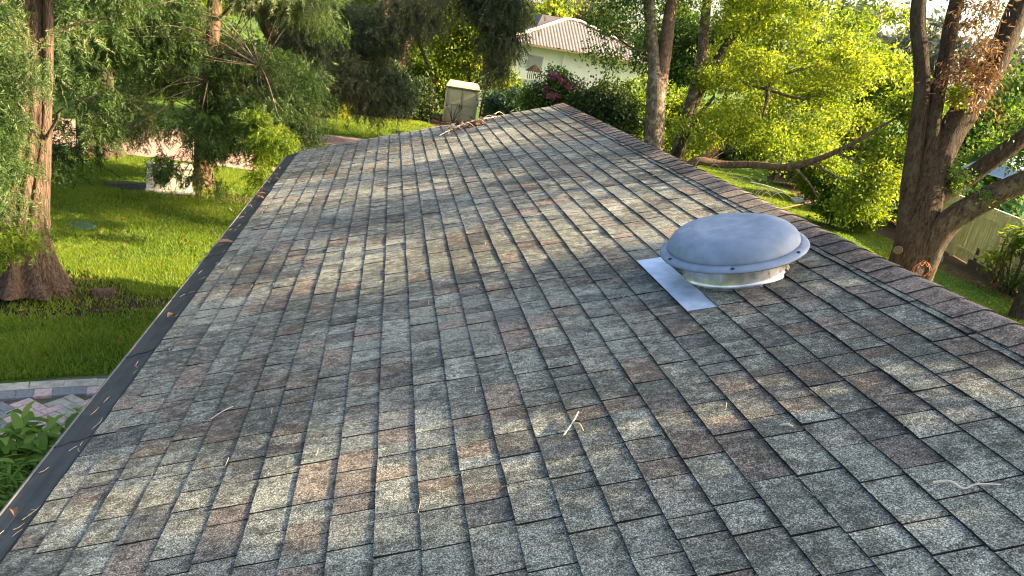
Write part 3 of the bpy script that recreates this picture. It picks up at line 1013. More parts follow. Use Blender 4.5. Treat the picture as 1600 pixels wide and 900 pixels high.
# second trunk behind it
t = new_tree('cypress_tree', (-7.0, 20.2), 'dark thick-trunked cypress standing behind the leftmost cypress, by the driveway')
mainB = [(-7.0, 20.2, -0.05), (-7.0, 20.25, 0.4), (-7.02, 20.3, 1.2), (-7.1, 20.5, 3.0), (-7.2, 20.8, 5.5), (-7.25, 21, 9.5)]
limb(t, 'trunk', mainB, [0.62, 0.42, 0.33, 0.28, 0.24, 0.12], 'bark_dark', 8, 48, 0.05, 0.14, 9, 8)
limb(t, 'limb', [(-7.35, 20.15, 0.2), (-7.4, 20.2, 1.2), (-7.5, 20.4, 3.2), (-7.65, 20.6, 6)], [0.20, 0.14, 0.11, 0.09], 'bark_dark', 9, 14, 0.06)
_, C = spray_crown('crown', [(-7.0, 20.0, 4.6, 1.6, 1.3, 1.2), (-6.2, 19.3, 3.3, 1.0, .8, .7), (-8.6, 19.8, 3.6, 1.2, 1, 1.1), (-7.6, 19.2, 2.6, .7, .6, .5), (-7, 21, 8, 2.2, 2.2, 2.4), (-9.5, 20, 1.9, 1.3, .8, .9)],
                   10000, 0.38, 'cypress', t, 102, K=14, leafl=0.12, leafw=0.036, clump=0.26)
twigs('twigs', path_points(mainB)[20:], C[:50], 0.02, 'bark_dark', t, 6)

# drooping tree over the utility cabinet
t = new_tree('cypress_tree', (-4.0, 18.0), 'drooping feathery cypress over the cream cabinet on the lawn')
mainC = [(-4.0, 18.0, -0.05), (-4.03, 18.1, 0.5), (-4.1, 18.4, 2.0), (-4.0, 18.7, 4.5), (-3.9, 18.9, 8.5)]
limb(t, 'trunk', mainC, [0.30, 0.21, 0.18, 0.15, 0.07], 'bark_tan', 12, 20, 0.06, 0.05, 7)
for k, (a, b_, c_) in enumerate([((-4.1, 18.4, 2.4), (-3.4, 17.0, 3.2), (-2.3, 15.4, 3.0)), ((-4.05, 18.5, 3.0), (-4.7, 17.2, 3.7), (-5.1, 16.1, 3.1)), ((-4.0, 18.6, 3.7), (-3, 17.9, 4.6), (-1.8, 17, 4.6)), ((-4.1, 18.4, 2.0), (-3.7, 16.8, 2.6), (-3.5, 15.3, 2.0)), ((-3.4, 17.0, 3.2), (-2.4, 15.0, 3.2), (-1.75, 13.3, 2.5))]):
    limb(t, 'branch', [a, b_, c_], [0.04, 0.022, 0.006], 'bark_grey', 60 + k, 7, 0.10)
rq = random.Random(44)
cb_ = []
for _ in range(64):
    x = rq.uniform(-6.0, -1.5)
    y = rq.uniform(14.6, 18.6)
    lo = 1.35 + 0.35 * math.sin(x * 2.2) + 0.12 * (y - 15)
    z = lo + (5.6 - lo) * rq.random() ** 1.25
    q = rq.uniform(.24, .55)
    cb_.append((x, y, z, q * 1.25, q, q * .75))
cb_ += [(-4.35, 16.5, .8, .16, .2, .3), (-4.1, 16.7, .55, .12, .15, .25), (-4.96, 14.5, 2.9, .5, .4, .5), (-5.0, 14.3, 2.05, .35, .35, .42), (-5.5, 17.6, 1.25, .5, .4, .35), (-5.0, 17.8, 1.5, .5, .4, .4), (-3.62, 16.6, 1.35, .5, .4, .42), (-2.6, 15.9, 2.2, .5, .5, .45), (-2.3, 15.6, 1.7, .35, .35, .35), (-4.9, 13.6, 3.4, .45, .4, .4), (-6.3, 17.5, 1.6, .5, .4, .5), (-4.0, 15.3, 1.0, .22, .25, .32), (-3.35, 15.4, 0.9, .22, .25, .36), (-2.0, 14.4, 2.4, .40, .45, .36), (-3.7, 18.8, 6.8, 2, 2, 1.8)]
_, C = spray_crown('crown', cb_, 24000, 0.30, 'cypress', t, 103, K=15, leafl=0.09, leafw=0.021, clump=0.16, per=34)
spray_crown('sun_tinted_sprays', [(-1.80, 13.2, 2.22, .22, .3, .12), (-2.05, 13.7, 1.85, .20, .25, .16), (-1.62, 12.7, 2.30, .14, .22, .07), (-2.25, 14.0, 2.35, .22, .25, .14), (-1.9, 13.1, 1.55, .10, .14, .18)], 850, 0.22, 'sunny', t, 132, K=14, leafl=0.07, leafw=0.020, clump=0.09)  # sunlit look of these sprays is put into a yellower leaf colour
src = np.vstack([path_points(mainC)[20:], [(-3.4, 17.0, 3.2), (-2.4, 15.0, 3.2), (-4.7, 17.2, 3.7), (-3, 17.9, 4.6), (-3.7, 16.8, 2.6)]])
twigs('twigs', src, C[:150], 0.012, 'bark_grey', t, 7)

# needle tree further back, its grey-green boughs hang over the drive
t = new_tree('needle_tree', (-3.7, 28.5), 'grey-green needle tree with long hanging boughs behind the driveway lawn')
mainE = [(-3.5, 28.5, -0.05), (-3.7, 28.7, 1.2), (-3.95, 29.2, 2.6), (-4.75, 29.7, 3.9), (-5.3, 30.2, 5.4), (-5.4, 30.6, 9)]
limb(t, 'trunk', mainE, [0.42, 0.32, 0.28, 0.25, 0.22, 0.10], 'bark_dark', 15, 18, 0.07)
for k, p in enumerate([[(-4.8, 29.8, 4.0), (-3.2, 28.2, 4.4), (-1.6, 27.0, 3.1), (-0.6, 26.6, 2.2)], [(-5.2, 30.1, 5.0), (-2.0, 28.4, 6.2), (1.2, 27.4, 6.0), (3.8, 27.0, 5.0)], [(-4.2, 29.4, 3.1), (-3.0, 27.6, 3.4), (-2.3, 26.2, 2.5)], [(-2.0, 28.4, 6.2), (0.2, 27.5, 4.8), (1.4, 27.0, 3.0)]]):
    limb(t, 'branch', p, [0.12, 0.08, 0.05, 0.015][:len(p)], 'bark_dark', 80 + k, 7, 0.06)
_, C = spray_crown('crown', [(-2.6, 26.2, 3.0, 1.1, .9, .9), (-1.5, 27.3, 2.4, 1.2, .9, 1.0), (-0.2, 27.0, 2.0, 1.0, .7, .75), (-1.2, 28, 3.9, 1.5, 1.0, .8), (-3.2, 27.4, 4.6, 1.6, 1.2, .9), (-4.6, 28.6, 5.2, 1.8, 1.4, 1.0), (0.8, 27.3, 4.9, 1.0, .8, .6)],
                   10000, 0.50, 'needle', t, 104, K=16, leafl=0.15, leafw=0.026, clump=0.30, per=18, droop=1.2)
twigs('twigs', [(-1.6, 27.0, 3.1), (-3.2, 28.2, 4.4), (-2.0, 28.4, 6.2), (0.2, 27.5, 4.8), (-3, 27.6, 3.4)], C[:70], 0.018, 'bark_dark', t, 8)
# the bough hanging beside the neighbour's house
t = new_tree('needle_tree', (4.3, 34.5), 'grey-green needle tree drooping in front of the neighbouring house, right of the shed')
mainE2 = [(4.3, 34.5, -0.05), (4.35, 34.2, 2.0), (4.6, 33, 4.5), (4.8, 31.5, 7.2), (4.6, 30, 10)]
limb(t, 'trunk', mainE2, [0.08, 0.06, 0.05, 0.05, 0.04], 'bark_dark', 16, 10, 0.06)
for k, p in enumerate([[(4.8, 31.7, 6.7), (4.6, 29, 6.6), (4.1, 27.3, 5.4)], [(4.75, 31.9, 6.2), (4.9, 28.8, 6.4), (4.2, 27, 5.0)], [(4.75, 31.2, 7.6), (3.6, 29, 7.4), (2.4, 27.9, 6.4)]]):
    limb(t, 'branch', p, [0.06, 0.04, 0.015], 'bark_dark', 95 + k, 6, 0.05)
_, C = spray_crown('crown', [(3.6, 27.2, 5.6, .70, .6, .7), (3.75, 27.0, 4.5, .52, .5, .8), (3.75, 26.8, 3.6, .36, .4, .45), (3.2, 27.6, 5.6, .8, .6, .6), (2.3, 27.8, 6.2, 1.0, .7, .5)],
                   4200, 0.50, 'needle', t, 105, K=16, leafl=0.15, leafw=0.026, clump=0.26, per=18, droop=1.3)
twigs('twigs', [(3.9, 29, 5.8), (4.2, 27.3, 5.2), (4.3, 28.6, 6.6)], C[:40], 0.015, 'bark_dark', t, 9)

# forked oak behind the shed lawn
t = new_tree('oak_tree', (0.1, 40.2), 'forked oak with two stout brown limbs behind the beige shed lawn')
limb(t, 'trunk', [(0.15, 40.0, -0.05), (0.12, 40.0, 0.8), (0.02, 40.1, 1.9), (-0.25, 40.3, 3.4), (-0.6, 40.6, 5.4), (-0.8, 41, 8)], [0.62, 0.50, 0.34, 0.28, 0.22, 0.1], 'bark_tan', 18, 18, 0.07)
limb(t, 'limb', [(0.18, 40.0, 0.8), (0.45, 40.0, 2.1), (0.85, 40.1, 3.9), (1.85, 40.2, 5.4), (3.4, 40.2, 6.4)], [0.40, 0.32, 0.27, 0.22, 0.12], 'bark_tan', 19, 16, 0.07)
limb(t, 'limb', [(0.8, 40.1, 3.8), (1.3, 39.9, 4.2), (2.2, 39.6, 4.6)], [0.14, 0.12, 0.05], 'bark_dark', 20, 8, 0.07)
crown('crown', [(-1.2, 41.8, 5.4, 2.0, 1.5, 1.1), (2.2, 41.6, 5.6, 2.0, 1.5, 1.0), (0.4, 42.2, 4.0, 1.4, 1.0, 1.0), (3.2, 41.2, 3.9, 1.5, 1.2, 1.1), (-2.8, 42, 3.9, 1.5, 1.2, 1.3), (0.4, 41, 8.2, 3.8, 3, 1.6)],
      26000, 0.22, 0.11, 'sunny', t, 106, clump=0.38)

# yellow-green tree right behind the shed
t = new_tree('small_tree', (4.6, 40.5), 'sunlit yellow-green small tree rising right behind the beige shed')
limb(t, 'trunk', [(4.4, 40.6, -0.05), (4.3, 40.6, 1.5), (4.0, 40.6, 3.2), (3.6, 40.6, 5)], [0.14, 0.11, 0.08, 0.04], 'bark_dark', 21, 9, 0.07)
limb(t, 'limb', [(4.3, 40.6, 1.2), (4.9, 40.5, 2.8), (5.4, 40.4, 4.6)], [0.10, 0.07, 0.03], 'bark_dark', 22, 8, 0.07)
crown('crown', [(3.6, 40.8, 3.4, 1.1, .9, 1.0), (5.0, 40.6, 3.2, 1.2, .9, 1.1), (6.0, 40.2, 2.1, .8, .8, .8), (4.4, 40.6, 4.8, 1.4, 1.0, .8), (5.6, 39.8, 1.4, .7, .6, .6)],
      15000, 0.19, 0.09, 'sunny', t, 107, clump=0.28)

# double-trunk tree beyond the ridge
t = new_tree('double_trunk_tree', (8.75, 23.2), 'tall tree whose brown trunk forks into two, standing just beyond the ridge')
mainI = [(8.8, 23.2, -0.05), (8.78, 23.2, 0.6), (8.72, 23.25, 1.7), (8.52, 23.6, 3.6)]
limb(t, 'trunk', mainI + [(8.40, 23.9, 4.3), (8.15, 24.3, 5.4), (7.9, 24.7, 6.8), (7.7, 25, 10)], [0.46, 0.37, 0.33, 0.30, 0.21, 0.19, 0.17, 0.08], 'bark_grey', 24, 20, 0.07)
limb(t, 'limb', [(8.66, 23.35, 2.4), (8.62, 23.7, 3.7), (8.70, 24.1, 5.0), (8.73, 24.6, 6.6), (8.8, 25, 10)], [0.25, 0.24, 0.205, 0.18, 0.08], 'bark_tan', 25, 18, 0.06)
limb(t, 'branch', [(8.3, 24.1, 4.8), (7.7, 24.0, 4.75), (7.0, 23.9, 5.0), (6.4, 23.7, 5.4)], [0.06, 0.045, 0.03, 0.012], 'bark_dark', 26, 6, 0.08)
crown('crown', [(7.9, 27.8, 5.5, .5, .4, .35), (7.35, 27.6, 4.55, .4, .4, .3), (8.4, 27.5, 5.0, .4, .4, .5), (8.1, 27.9, 6.0, .6, .4, .4), (6.9, 24.2, 5.5, .85, .8, .55), (7.4, 24.6, 6.6, 1.2, .9, .7), (9.2, 25, 6.8, 1.2, .9, .6), (8.3, 25, 9.5, 2.6, 2.4, 1.8), (7.4, 25.6, 4.3, .55, .5, .45)],
      20000, 0.14, 0.07, 'green', t, 108, clump=0.24)

# second tree to its right, carrying the bright yellow foliage
t = new_tree('spreading_tree', (10.7, 26.0), 'spreading tree with glowing yellow-green leaves right of the double trunk')
limb(t, 'trunk', [(10.6, 25.9, -0.05), (10.65, 25.9, 1.0), (10.85, 26.2, 3.0), (11.05, 26.7, 4.9), (10.95, 27.2, 7.0), (10.9, 27.5, 10)], [0.36, 0.28, 0.22, 0.19, 0.17, 0.08], 'bark_grey', 28, 16, 0.08)
limb(t, 'limb', [(10.85, 26.1, 2.6), (11.1, 26.3, 3.5), (11.65, 26.6, 5.0), (12.65, 27, 6.9), (13.2, 27.2, 9)], [0.18, 0.16, 0.14, 0.11, 0.05], 'bark_dark', 29, 12, 0.08)
limb(t, 'limb', [(10.5, 25.8, 0.9), (10.4, 25.3, 1.6), (10.5, 24.9, 2.6), (11.0, 24.7, 3.7)], [0.2, 0.14, 0.10, 0.05], 'bark_dark', 30, 10, 0.08)
for k, p in enumerate([[(12.0, 26.4, 4.4), (13.0, 25.2, 4.2), (14.2, 24.6, 4.1), (15.2, 24.2, 4.7)], [(13.0, 25.2, 4.2), (13.6, 24.8, 4.9), (14.6, 24.5, 5.3)], [(13.1, 25.1, 4.2), (13.0, 24.8, 3.7), (12.9, 24.6, 3.2)]]):
    limb(t, 'branch', p, [0.075, 0.06, 0.04, 0.015][:len(p)], 'bark_grey', 130 + k, 7, 0.10)
rq = random.Random(91)
kb = []
while len(kb) < 46:
    x, y, z = rq.uniform(9.9, 17.2), rq.uniform(22.6, 28.4), rq.uniform(1.3, 8.2)
    if abs(x - 0.42 * y) < 0.5 and y < 27.6 and z > 3.8: continue      # keep the stem in view
    if z < 2.6 and y < 24.5 and x < 11: continue
    q = rq.uniform(.42, .85)
    kb.append((x, y, z, q * 1.2, q, q * .62))
kb.append((12.6, 27, 9.6, 3.6, 2.8, 1.3, .5))
crown('crown', kb, 82000, 0.125, 0.06, 'sunny', t, 109, clump=0.19, per=50, spread=0.26)

# low limb sweeping across the lawn
t = new_tree('leaning_tree', (9.75, 22.9), 'leaning tree whose bare brown stem sweeps low to the right over the lawn')
mainL = [(9.6, 23.0, 0.0), (9.75, 22.9, 1.2), (10.1, 22.8, 1.66), (10.9, 22.6, 1.70), (11.7, 22.0, 1.90), (12.4, 21.4, 2.02), (13.1, 20.85, 2.48), (13.7, 20.4, 3.08), (14.6, 20.4, 3.8), (15.4, 20.4, 4.4)]
limb(t, 'trunk', mainL, [0.18, 0.15, 0.14, 0.125, 0.115, 0.105, 0.09, 0.065, 0.045, 0.02], 'bark_tan', 33, 12, 0.06)
for k, p in enumerate([[(12.9, 21.0, 2.35), (13.4, 20.2, 2.1), (14.2, 19.6, 1.9), (14.9, 19.0, 1.95)], [(12.6, 21.3, 2.1), (12.9, 20.6, 1.7), (13.1, 20.2, 1.3)], [(13.4, 20.6, 2.8), (14.1, 20.0, 2.6), (14.8, 19.6, 2.8)], [(13.7, 20.4, 3.0), (14.3, 20.6, 3.0), (15.4, 20.6, 3.0)]]):
    limb(t, 'branch', p, [0.045, 0.032, 0.022, 0.01][:len(p)], 'bark_grey', 140 + k, 6, 0.08)
crown('crown', [(14.0, 19.2, 1.75, .55, .5, .45), (14.6, 19.6, 2.3, .7, .6, .45), (13.5, 19.4, 1.35, .40, .35, .30), (15.2, 20.2, 3.2, .9, .7, .6), (15.6, 20.4, 4.4, .8, .6, .6)],
      12000, 0.12, 0.06, 'sunny', t, 110, clump=0.17, per=40)

# big multi-limbed tree at the right
t = new_tree('multi_stem_tree', (9.75, 11.7), 'big tree at the right forking into several thick dark limbs above the ridge')
limb(t, 'trunk', [(9.7, 11.6, -0.05), (9.7, 11.6, 0.5), (9.70, 11.65, 1.5), (9.72, 11.75, 2.1), (9.80, 11.95, 2.9)], [0.54, 0.40, 0.34, 0.32, 0.28], 'bark_black', 36, 26, 0.06, 0.05, 6)
limb(t, 'limb', [(9.62, 11.7, 1.7), (9.56, 11.9, 2.4), (9.55, 12.19, 3.34), (9.58, 12.6, 4.62), (9.50, 12.86, 5.3), (9.33, 13.2, 6.3), (9.2, 13.5, 9)], [0.18, 0.17, 0.155, 0.14, 0.135, 0.13, 0.07], 'bark_black', 37, 18, 0.06)
limb(t, 'limb', [(9.78, 11.9, 2.4), (9.79, 12.2, 3.7), (9.84, 12.55, 4.66), (9.95, 12.79, 5.35), (10.03, 13.1, 6.4), (10.2, 13.4, 9)], [0.24, 0.15, 0.13, 0.125, 0.12, 0.06], 'bark_black', 38, 16, 0.07)
limb(t, 'limb', [(9.82, 11.9, 2.6), (9.95, 12.15, 3.5), (10.27, 12.35, 4.33), (10.70, 12.52, 5.15), (11.1, 12.85, 6.4), (11.6, 13.2, 9)], [0.33, 0.27, 0.235, 0.215, 0.20, 0.09], 'bark_black', 39, 18, 0.07)
limb(t, 'limb', [(9.92, 11.55, 1.2), (9.95, 11.55, 1.9), (10.02, 11.5, 2.45), (10.2, 11.35, 2.85), (10.75, 10.95, 3.55), (11.6, 10.6, 4.3), (12.8, 10.2, 5.6)], [0.20, 0.215, 0.22, 0.21, 0.17, 0.13, 0.06], 'bark_brown', 41, 18, 0.07)
limb(t, 'limb', [(10.0, 12.0, 2.9), (10.4, 11.9, 3.3), (11.0, 11.7, 4.1), (11.9, 11.5, 5.4)], [0.22, 0.17, 0.14, 0.08], 'bark_black', 42, 14, 0.07)
mb = MB()
mb.tube([(9.45, 11.75, 1.90), (9.28, 11.52, 1.96), (9.20, 11.42, 1.98)], [0.08, 0.075, 0.07], 14, 0.03, seed=4, sub=3)
stub = mb.build('cut_stub', 'bark_grey', t, True)
mb = MB()
mb.lathe((9.196, 11.414, 1.982), (-0.62, -0.75, 0.12), [(0.064, 0.0), (0.03, 0.004), (0.004, 0.005)], 14, False, True)
mb.build('cut_face', 'cutwood', stub)
crown('crown', [(9.0, 14.2, 9.4, 1.5, 1.2, .8), (10.4, 14.0, 10.2, 2.6, 1.6, 1.3), (12.4, 13.4, 9.8, 1.8, 1.8, 1.2), (8.9, 14.8, 6.9, .8, .6, .45), (8.6, 14.2, 6.25, .5, .4, .30), (9.0, 14.0, 6.3, .45, .4, .3, 2), (10.2, 14.6, 6.7, .6, .5, .35, 1.5), (11.3, 13.6, 6.5, .5, .5, .35, 1.5), (11.9, 10.6, 5.2, .9, .8, .6), (11.4, 11.4, 4.0, .45, .4, .3)],
      15000, 0.12, 0.045, 'green', t, 111, clump=0.24)
crown('moss', [(10.35, 11.2, 3.15, .22, .22, .14), (10.15, 11.7, 3.35, .16, .2, .22)], 900, 0.07, 0.035, 'green', t, 112, clump=0.06)
crown('dead_leaves', [(10.05, 12.0, 5.35, .36, .3, .42), (10.30, 12.1, 4.75, .34, .3, .30), (9.98, 12.3, 6.1, .35, .3, .35), (9.85, 12.35, 5.0, .16, .2, .3)], 2100, 0.12, 0.032, 'deadleaf', t, 113, clump=0.12, droop=1.0)
crown('young_shoots', [(9.93, 12.1, 4.72, .14, .12, .16)], 340, 0.08, 0.045, 'sunny', t, 114, clump=0.06)['kind'] = 'stuff'
# orange cord tied round the trunk
P = []
for k in range(26):
    a = k * 0.62
    P.append((9.55 + 0.16 * math.cos(a) * (1 + .2 * math.sin(k)), 11.12 + 0.05 * math.sin(k * 1.7), 1.72 + 0.15 * math.sin(a) + 0.05 * math.sin(2.3 * k)))
mb = MB(); mb.tube(P, [0.004] * len(P), 5, 0, sub=4)
cord = tag(mb.build('cord', 'cord', None, True), 'tangle of orange cord hanging on the big right tree above the ridge', 'cord')

# leafy tree at the right edge
t = new_tree('leafy_tree', (15.4, 14.6), 'leafy green tree at the right edge of the view, behind the thick limbs')
limb(t, 'trunk', [(15.6, 14.6, -0.05), (15.5, 14.5, 1.5), (14.9, 14.2, 4.0), (15.6, 13.9, 6.5)], [0.24, 0.2, 0.17, 0.08], 'bark_dark', 44, 12, 0.08)
crown('crown', [(15.4, 15.2, 4.6, .8, .9, .8), (15.2, 14.2, 3.3, .7, .6, .6), (15.8, 14.3, 5.4, 1.0, 1, .8), (15.0, 15.6, 3.7, .55, .7, .5), (16.6, 13.2, 6.8, 1.6, 1.6, 1.2)],
      18000, 0.125, 0.06, 'green', t, 115, clump=0.2)

# shade trees beyond the right edge of the view; they dapple the roof
t = new_tree('shade_tree', (9.3, 4.0), 'broad shade tree standing to the right of the house, outside the view')
limb(t, 'trunk', [(9.3, 4.0, -0.05), (9.3, 4.0, 1.2), (9.2, 4.1, 3.0), (9.3, 4.3, 5)], [0.34, 0.26, 0.22, 0.10], 'bark_dark', 46, 14, 0.07)
for k, p in enumerate([[(9.2, 4.1, 2.8), (8.5, 5.7, 4.6), (8.1, 7.3, 5.6)], [(9.2, 4.0, 2.6), (8.7, 2.1, 4.2), (8.3, 0.5, 5.2)], [(9.3, 4.2, 3.6), (8.9, 4.1, 5), (8.3, 3.9, 6.4)]]):
    limb(t, 'limb', p, [0.15, 0.10, 0.04], 'bark_dark', 150 + k, 9, 0.08)
rq = random.Random(12)
dap = [(8.5 + rq.uniform(-.8, .8), rq.uniform(3.5, 9.5), rq.uniform(6.5, 8.7), rq.uniform(.25, .5), rq.uniform(.22, .5), rq.uniform(.16, .34)) for _ in range(62)]
crown('crown', dap + [(8.5, 2.12, 7.55, .9, 1.05, .95, 3.2), (8.5, 1.0, 6.95, .6, .42, .38, 3.0), (8.7, -.50, 7.6, 1.2, 1.50, 1.1, 3.6), (8.7, -3.1, 7.2, 1.4, 1.5, 1.2), (8.9, 2.5, 9.0, 1.2, 1.4, .5)],
      38000, 0.12, 0.055, 'green', t, 116, clump=0.14, per=44)

# ------------------------------------------------------------------ shrubs
def shrub(name, base, label, blobs, n, L, W, mat, seed, clump=0.16, stems=7, bark_='bark_dark', group=None, **kw):
    o = empty(name, (base[0], base[1], 0), label, 'shrub', group)
    r = np.random.default_rng(seed)
    mb = MB()
    B = np.array([b[:3] for b in blobs])
    for k in range(stems):
        tgt = B[k % len(B)] + r.normal(0, 0.15, 3)
        b0 = np.array([base[0], base[1], -0.02]) + np.append(r.normal(0, 0.12, 2), 0)
        mid = (b0 + tgt) / 2 + np.append(r.normal(0, 0.1, 2), 0.15)
        mb.tube([b0, mid, tgt], [0.03, 0.02, 0.008], 5, 0.05, seed=k, sub=4, cap=False)
    mb.build('stems', bark_, o, True)
    crown('foliage', blobs, n, L, W, mat, o, seed, clump=clump, **kw)
    return o

s = shrub('flowering_shrub', (5.8, 27.0), 'shrub with magenta flowers just beyond the tip of the roof',
      [(5.8, 26.9, 2.9, .55, .5, .6), (5.2, 27.1, 2.5, .5, .5, .5), (6.4, 27, 2.8, .6, .5, .6), (5.8, 27, 1.5, .9, .6, .9), (5.9, 26.9, 3.5, .35, .3, .25)], 12000, 0.12, 0.065, 'green', 201)
crown('flowers', [(5.95, 26.45, 3.28, .12, .1, .12), (5.78, 26.4, 2.78, .16, .1, .10), (5.5, 26.5, 2.95, .08, .08, .07), (5.72, 26.5, 3.45, .10, .1, .10), (6.25, 26.5, 3.2, .12, .1, .08)], 620, 0.085, 0.065, 'magenta', s, 202, clump=0.05, per=20)['kind'] = 'stuff'
crown('reddish_tips', [(6.6, 26.5, 3.3, .3, .2, .12), (6.9, 26.4, 2.9, .25, .2, .15)], 350, 0.09, 0.04, 'pinkish', s, 203, clump=0.09)['kind'] = 'stuff'
shrub('dark_shrub', (7.4, 25.6), 'dense dark green shrub between the magenta flowers and the double trunk',
      [(7.0, 25.6, 2.5, .7, .6, .7), (7.8, 25.2, 2.4, .7, .6, .8), (7.4, 25.4, 1.2, 1.1, .7, 1.0), (7.5, 25.6, 3.1, .6, .5, .4)], 26000, 0.12, 0.07, 'dark', 204)
shrub('blue_green_shrub', (4.7, 31.2), 'blue-green strap-leaved shrub between the shed and the magenta flowers',
      [(4.5, 31.2, 1.7, .5, .4, .5), (5.1, 30.8, 1.9, .6, .4, .5), (5.6, 31, 2.1, .5, .4, .5), (4.9, 31, 0.9, .9, .5, .8)], 7000, 0.24, 0.06, 'blue', 205)
shrub('yellow_shrub', (5.6, 36.5), 'sunlit yellow-green shrub right beside the black shelf by the shed',
      [(5.4, 36.6, 1.4, .5, .5, .6), (5.8, 36.6, 2.1, .5, .5, .5), (5.4, 36.6, .7, .6, .5, .6)], 5000, 0.16, 0.08, 'sunny', 206)
shrub('leafy_shrub', (-2.9, 33.4), 'rounded bright green shrub on the sunny lawn edge beyond the driveway',
      [(-2.9, 33.4, 1.1, .9, .7, .7), (-2.2, 33.3, .7, .7, .6, .6), (-3.6, 33.4, .8, .7, .6, .7)], 9000, 0.16, 0.08, 'sunny', 207)
shrub('dark_shrub', (0.4, 36.2), 'dark feathery shrub in the shade left of the beige shed',
      [(-0.6, 36.4, 1.0, .9, .7, .9), (0.6, 36.2, 1.1, .9, .7, 1.0), (0, 36.4, 2.0, .9, .6, .6)], 12000, 0.18, 0.07, 'dark', 208)
shrub('glossy_shrub', (2.0, 36.9), 'glossy dark-leaved shrub touching the left wall of the beige shed',
      [(2.0, 36.9, .9, .45, .4, .6), (1.7, 37.2, 1.5, .4, .4, .5)], 1500, 0.20, 0.10, 'dark', 209)
# plants in the right-hand bed, nearest first
shrub('bed_shrub', (17.3, 16.9), 'bright yellow-green long-leaved shrub in front of the yellow fence',
      [(17.4, 17.0, 1.75, .35, .4, .22), (17.1, 17.2, 1.3, .22, .22, .2), (17.6, 16.8, 1.2, .3, .3, .25), (17.2, 17.6, 0.8, .25, .25, .25)], 420, 0.30, 0.075, 'sunny', 210, clump=0.12, stems=12, bark_='oldwood', per=10)
shrub('weedy_shrub', (17.5, 16.4), 'tangle of thin green weeds under the long-leaved shrub by the fence',
      [(17.6, 16.5, .45, .5, .4, .4), (17.2, 16.9, .35, .35, .3, .3)], 1400, 0.10, 0.03, 'green', 211)
shrub('bed_shrub', (15.9, 23.6), 'rounded glowing yellow-green shrub on the lawn edge left of the big right tree',
      [(15.9, 23.6, 1.2, 1.0, .8, .8), (16.4, 22.8, 0.9, .8, .7, .7), (15.4, 24.2, 1.6, .8, .7, .6)], 16000, 0.14, 0.07, 'sunny', 212)
shrub('dark_palm_shrub', (19.6, 31.6), 'dark strappy palm-like shrub under the sweeping stem',
      [(19.4, 31.8, 1.2, 1.0, .8, .7), (20.4, 31.2, .9, .9, .7, .6)], 2200, 0.55, 0.05, 'dark', 213, clump=0.3)
shrub('dark_palm_shrub', (16.6, 36.4), 'low dark strappy shrub next to the terracotta pillar',
      [(18.6, 37.6, .9, .8, .6, .6), (18.2, 37.9, .5, .7, .5, .5)], 1500, 0.45, 0.05, 'dark', 214, clump=0.25)
shrub('bed_shrub', (18.6, 28.4), 'green shrub in the shade at the far end of the garden bed',
      [(18.4, 28.4, 1.1, 1.0, .8, .8), (19.2, 27.2, 0.9, .8, .8, .7), (19.9, 25.6, 1.2, .7, .8, .9)], 12000, 0.16, 0.08, 'green', 215)
# round grey-green fan palm among the yellow leaves
pal = empty('fan_palm', (18.3, 32.6, 0), 'round grey-green fan palm behind the yellow foliage', 'palm')
mb = MB(); mb.tube([(18.3, 32.6, -.05), (18.3, 32.6, 2), (18.3, 32.5, 4.1)], [.16, .14, .13], 10, .05); mb.build('trunk', 'bark_grey', pal, True)
r = np.random.default_rng(61)
n = 1500
d = unit(r.normal(0, 1, (n, 3)))
V, F = quad_leaves(np.array([18.3, 32.4, 4.3]) + d * r.uniform(.1, .5, (n, 1)), d + np.array([0, 0, -.4]), .6 * r.uniform(.7, 1.2, n), .035, r)
add('fronds', np_mesh('fronds', V, F, {'rnd': ('FACE', 'FLOAT', r.uniform(0, 1, n))}), pal, 'blue')

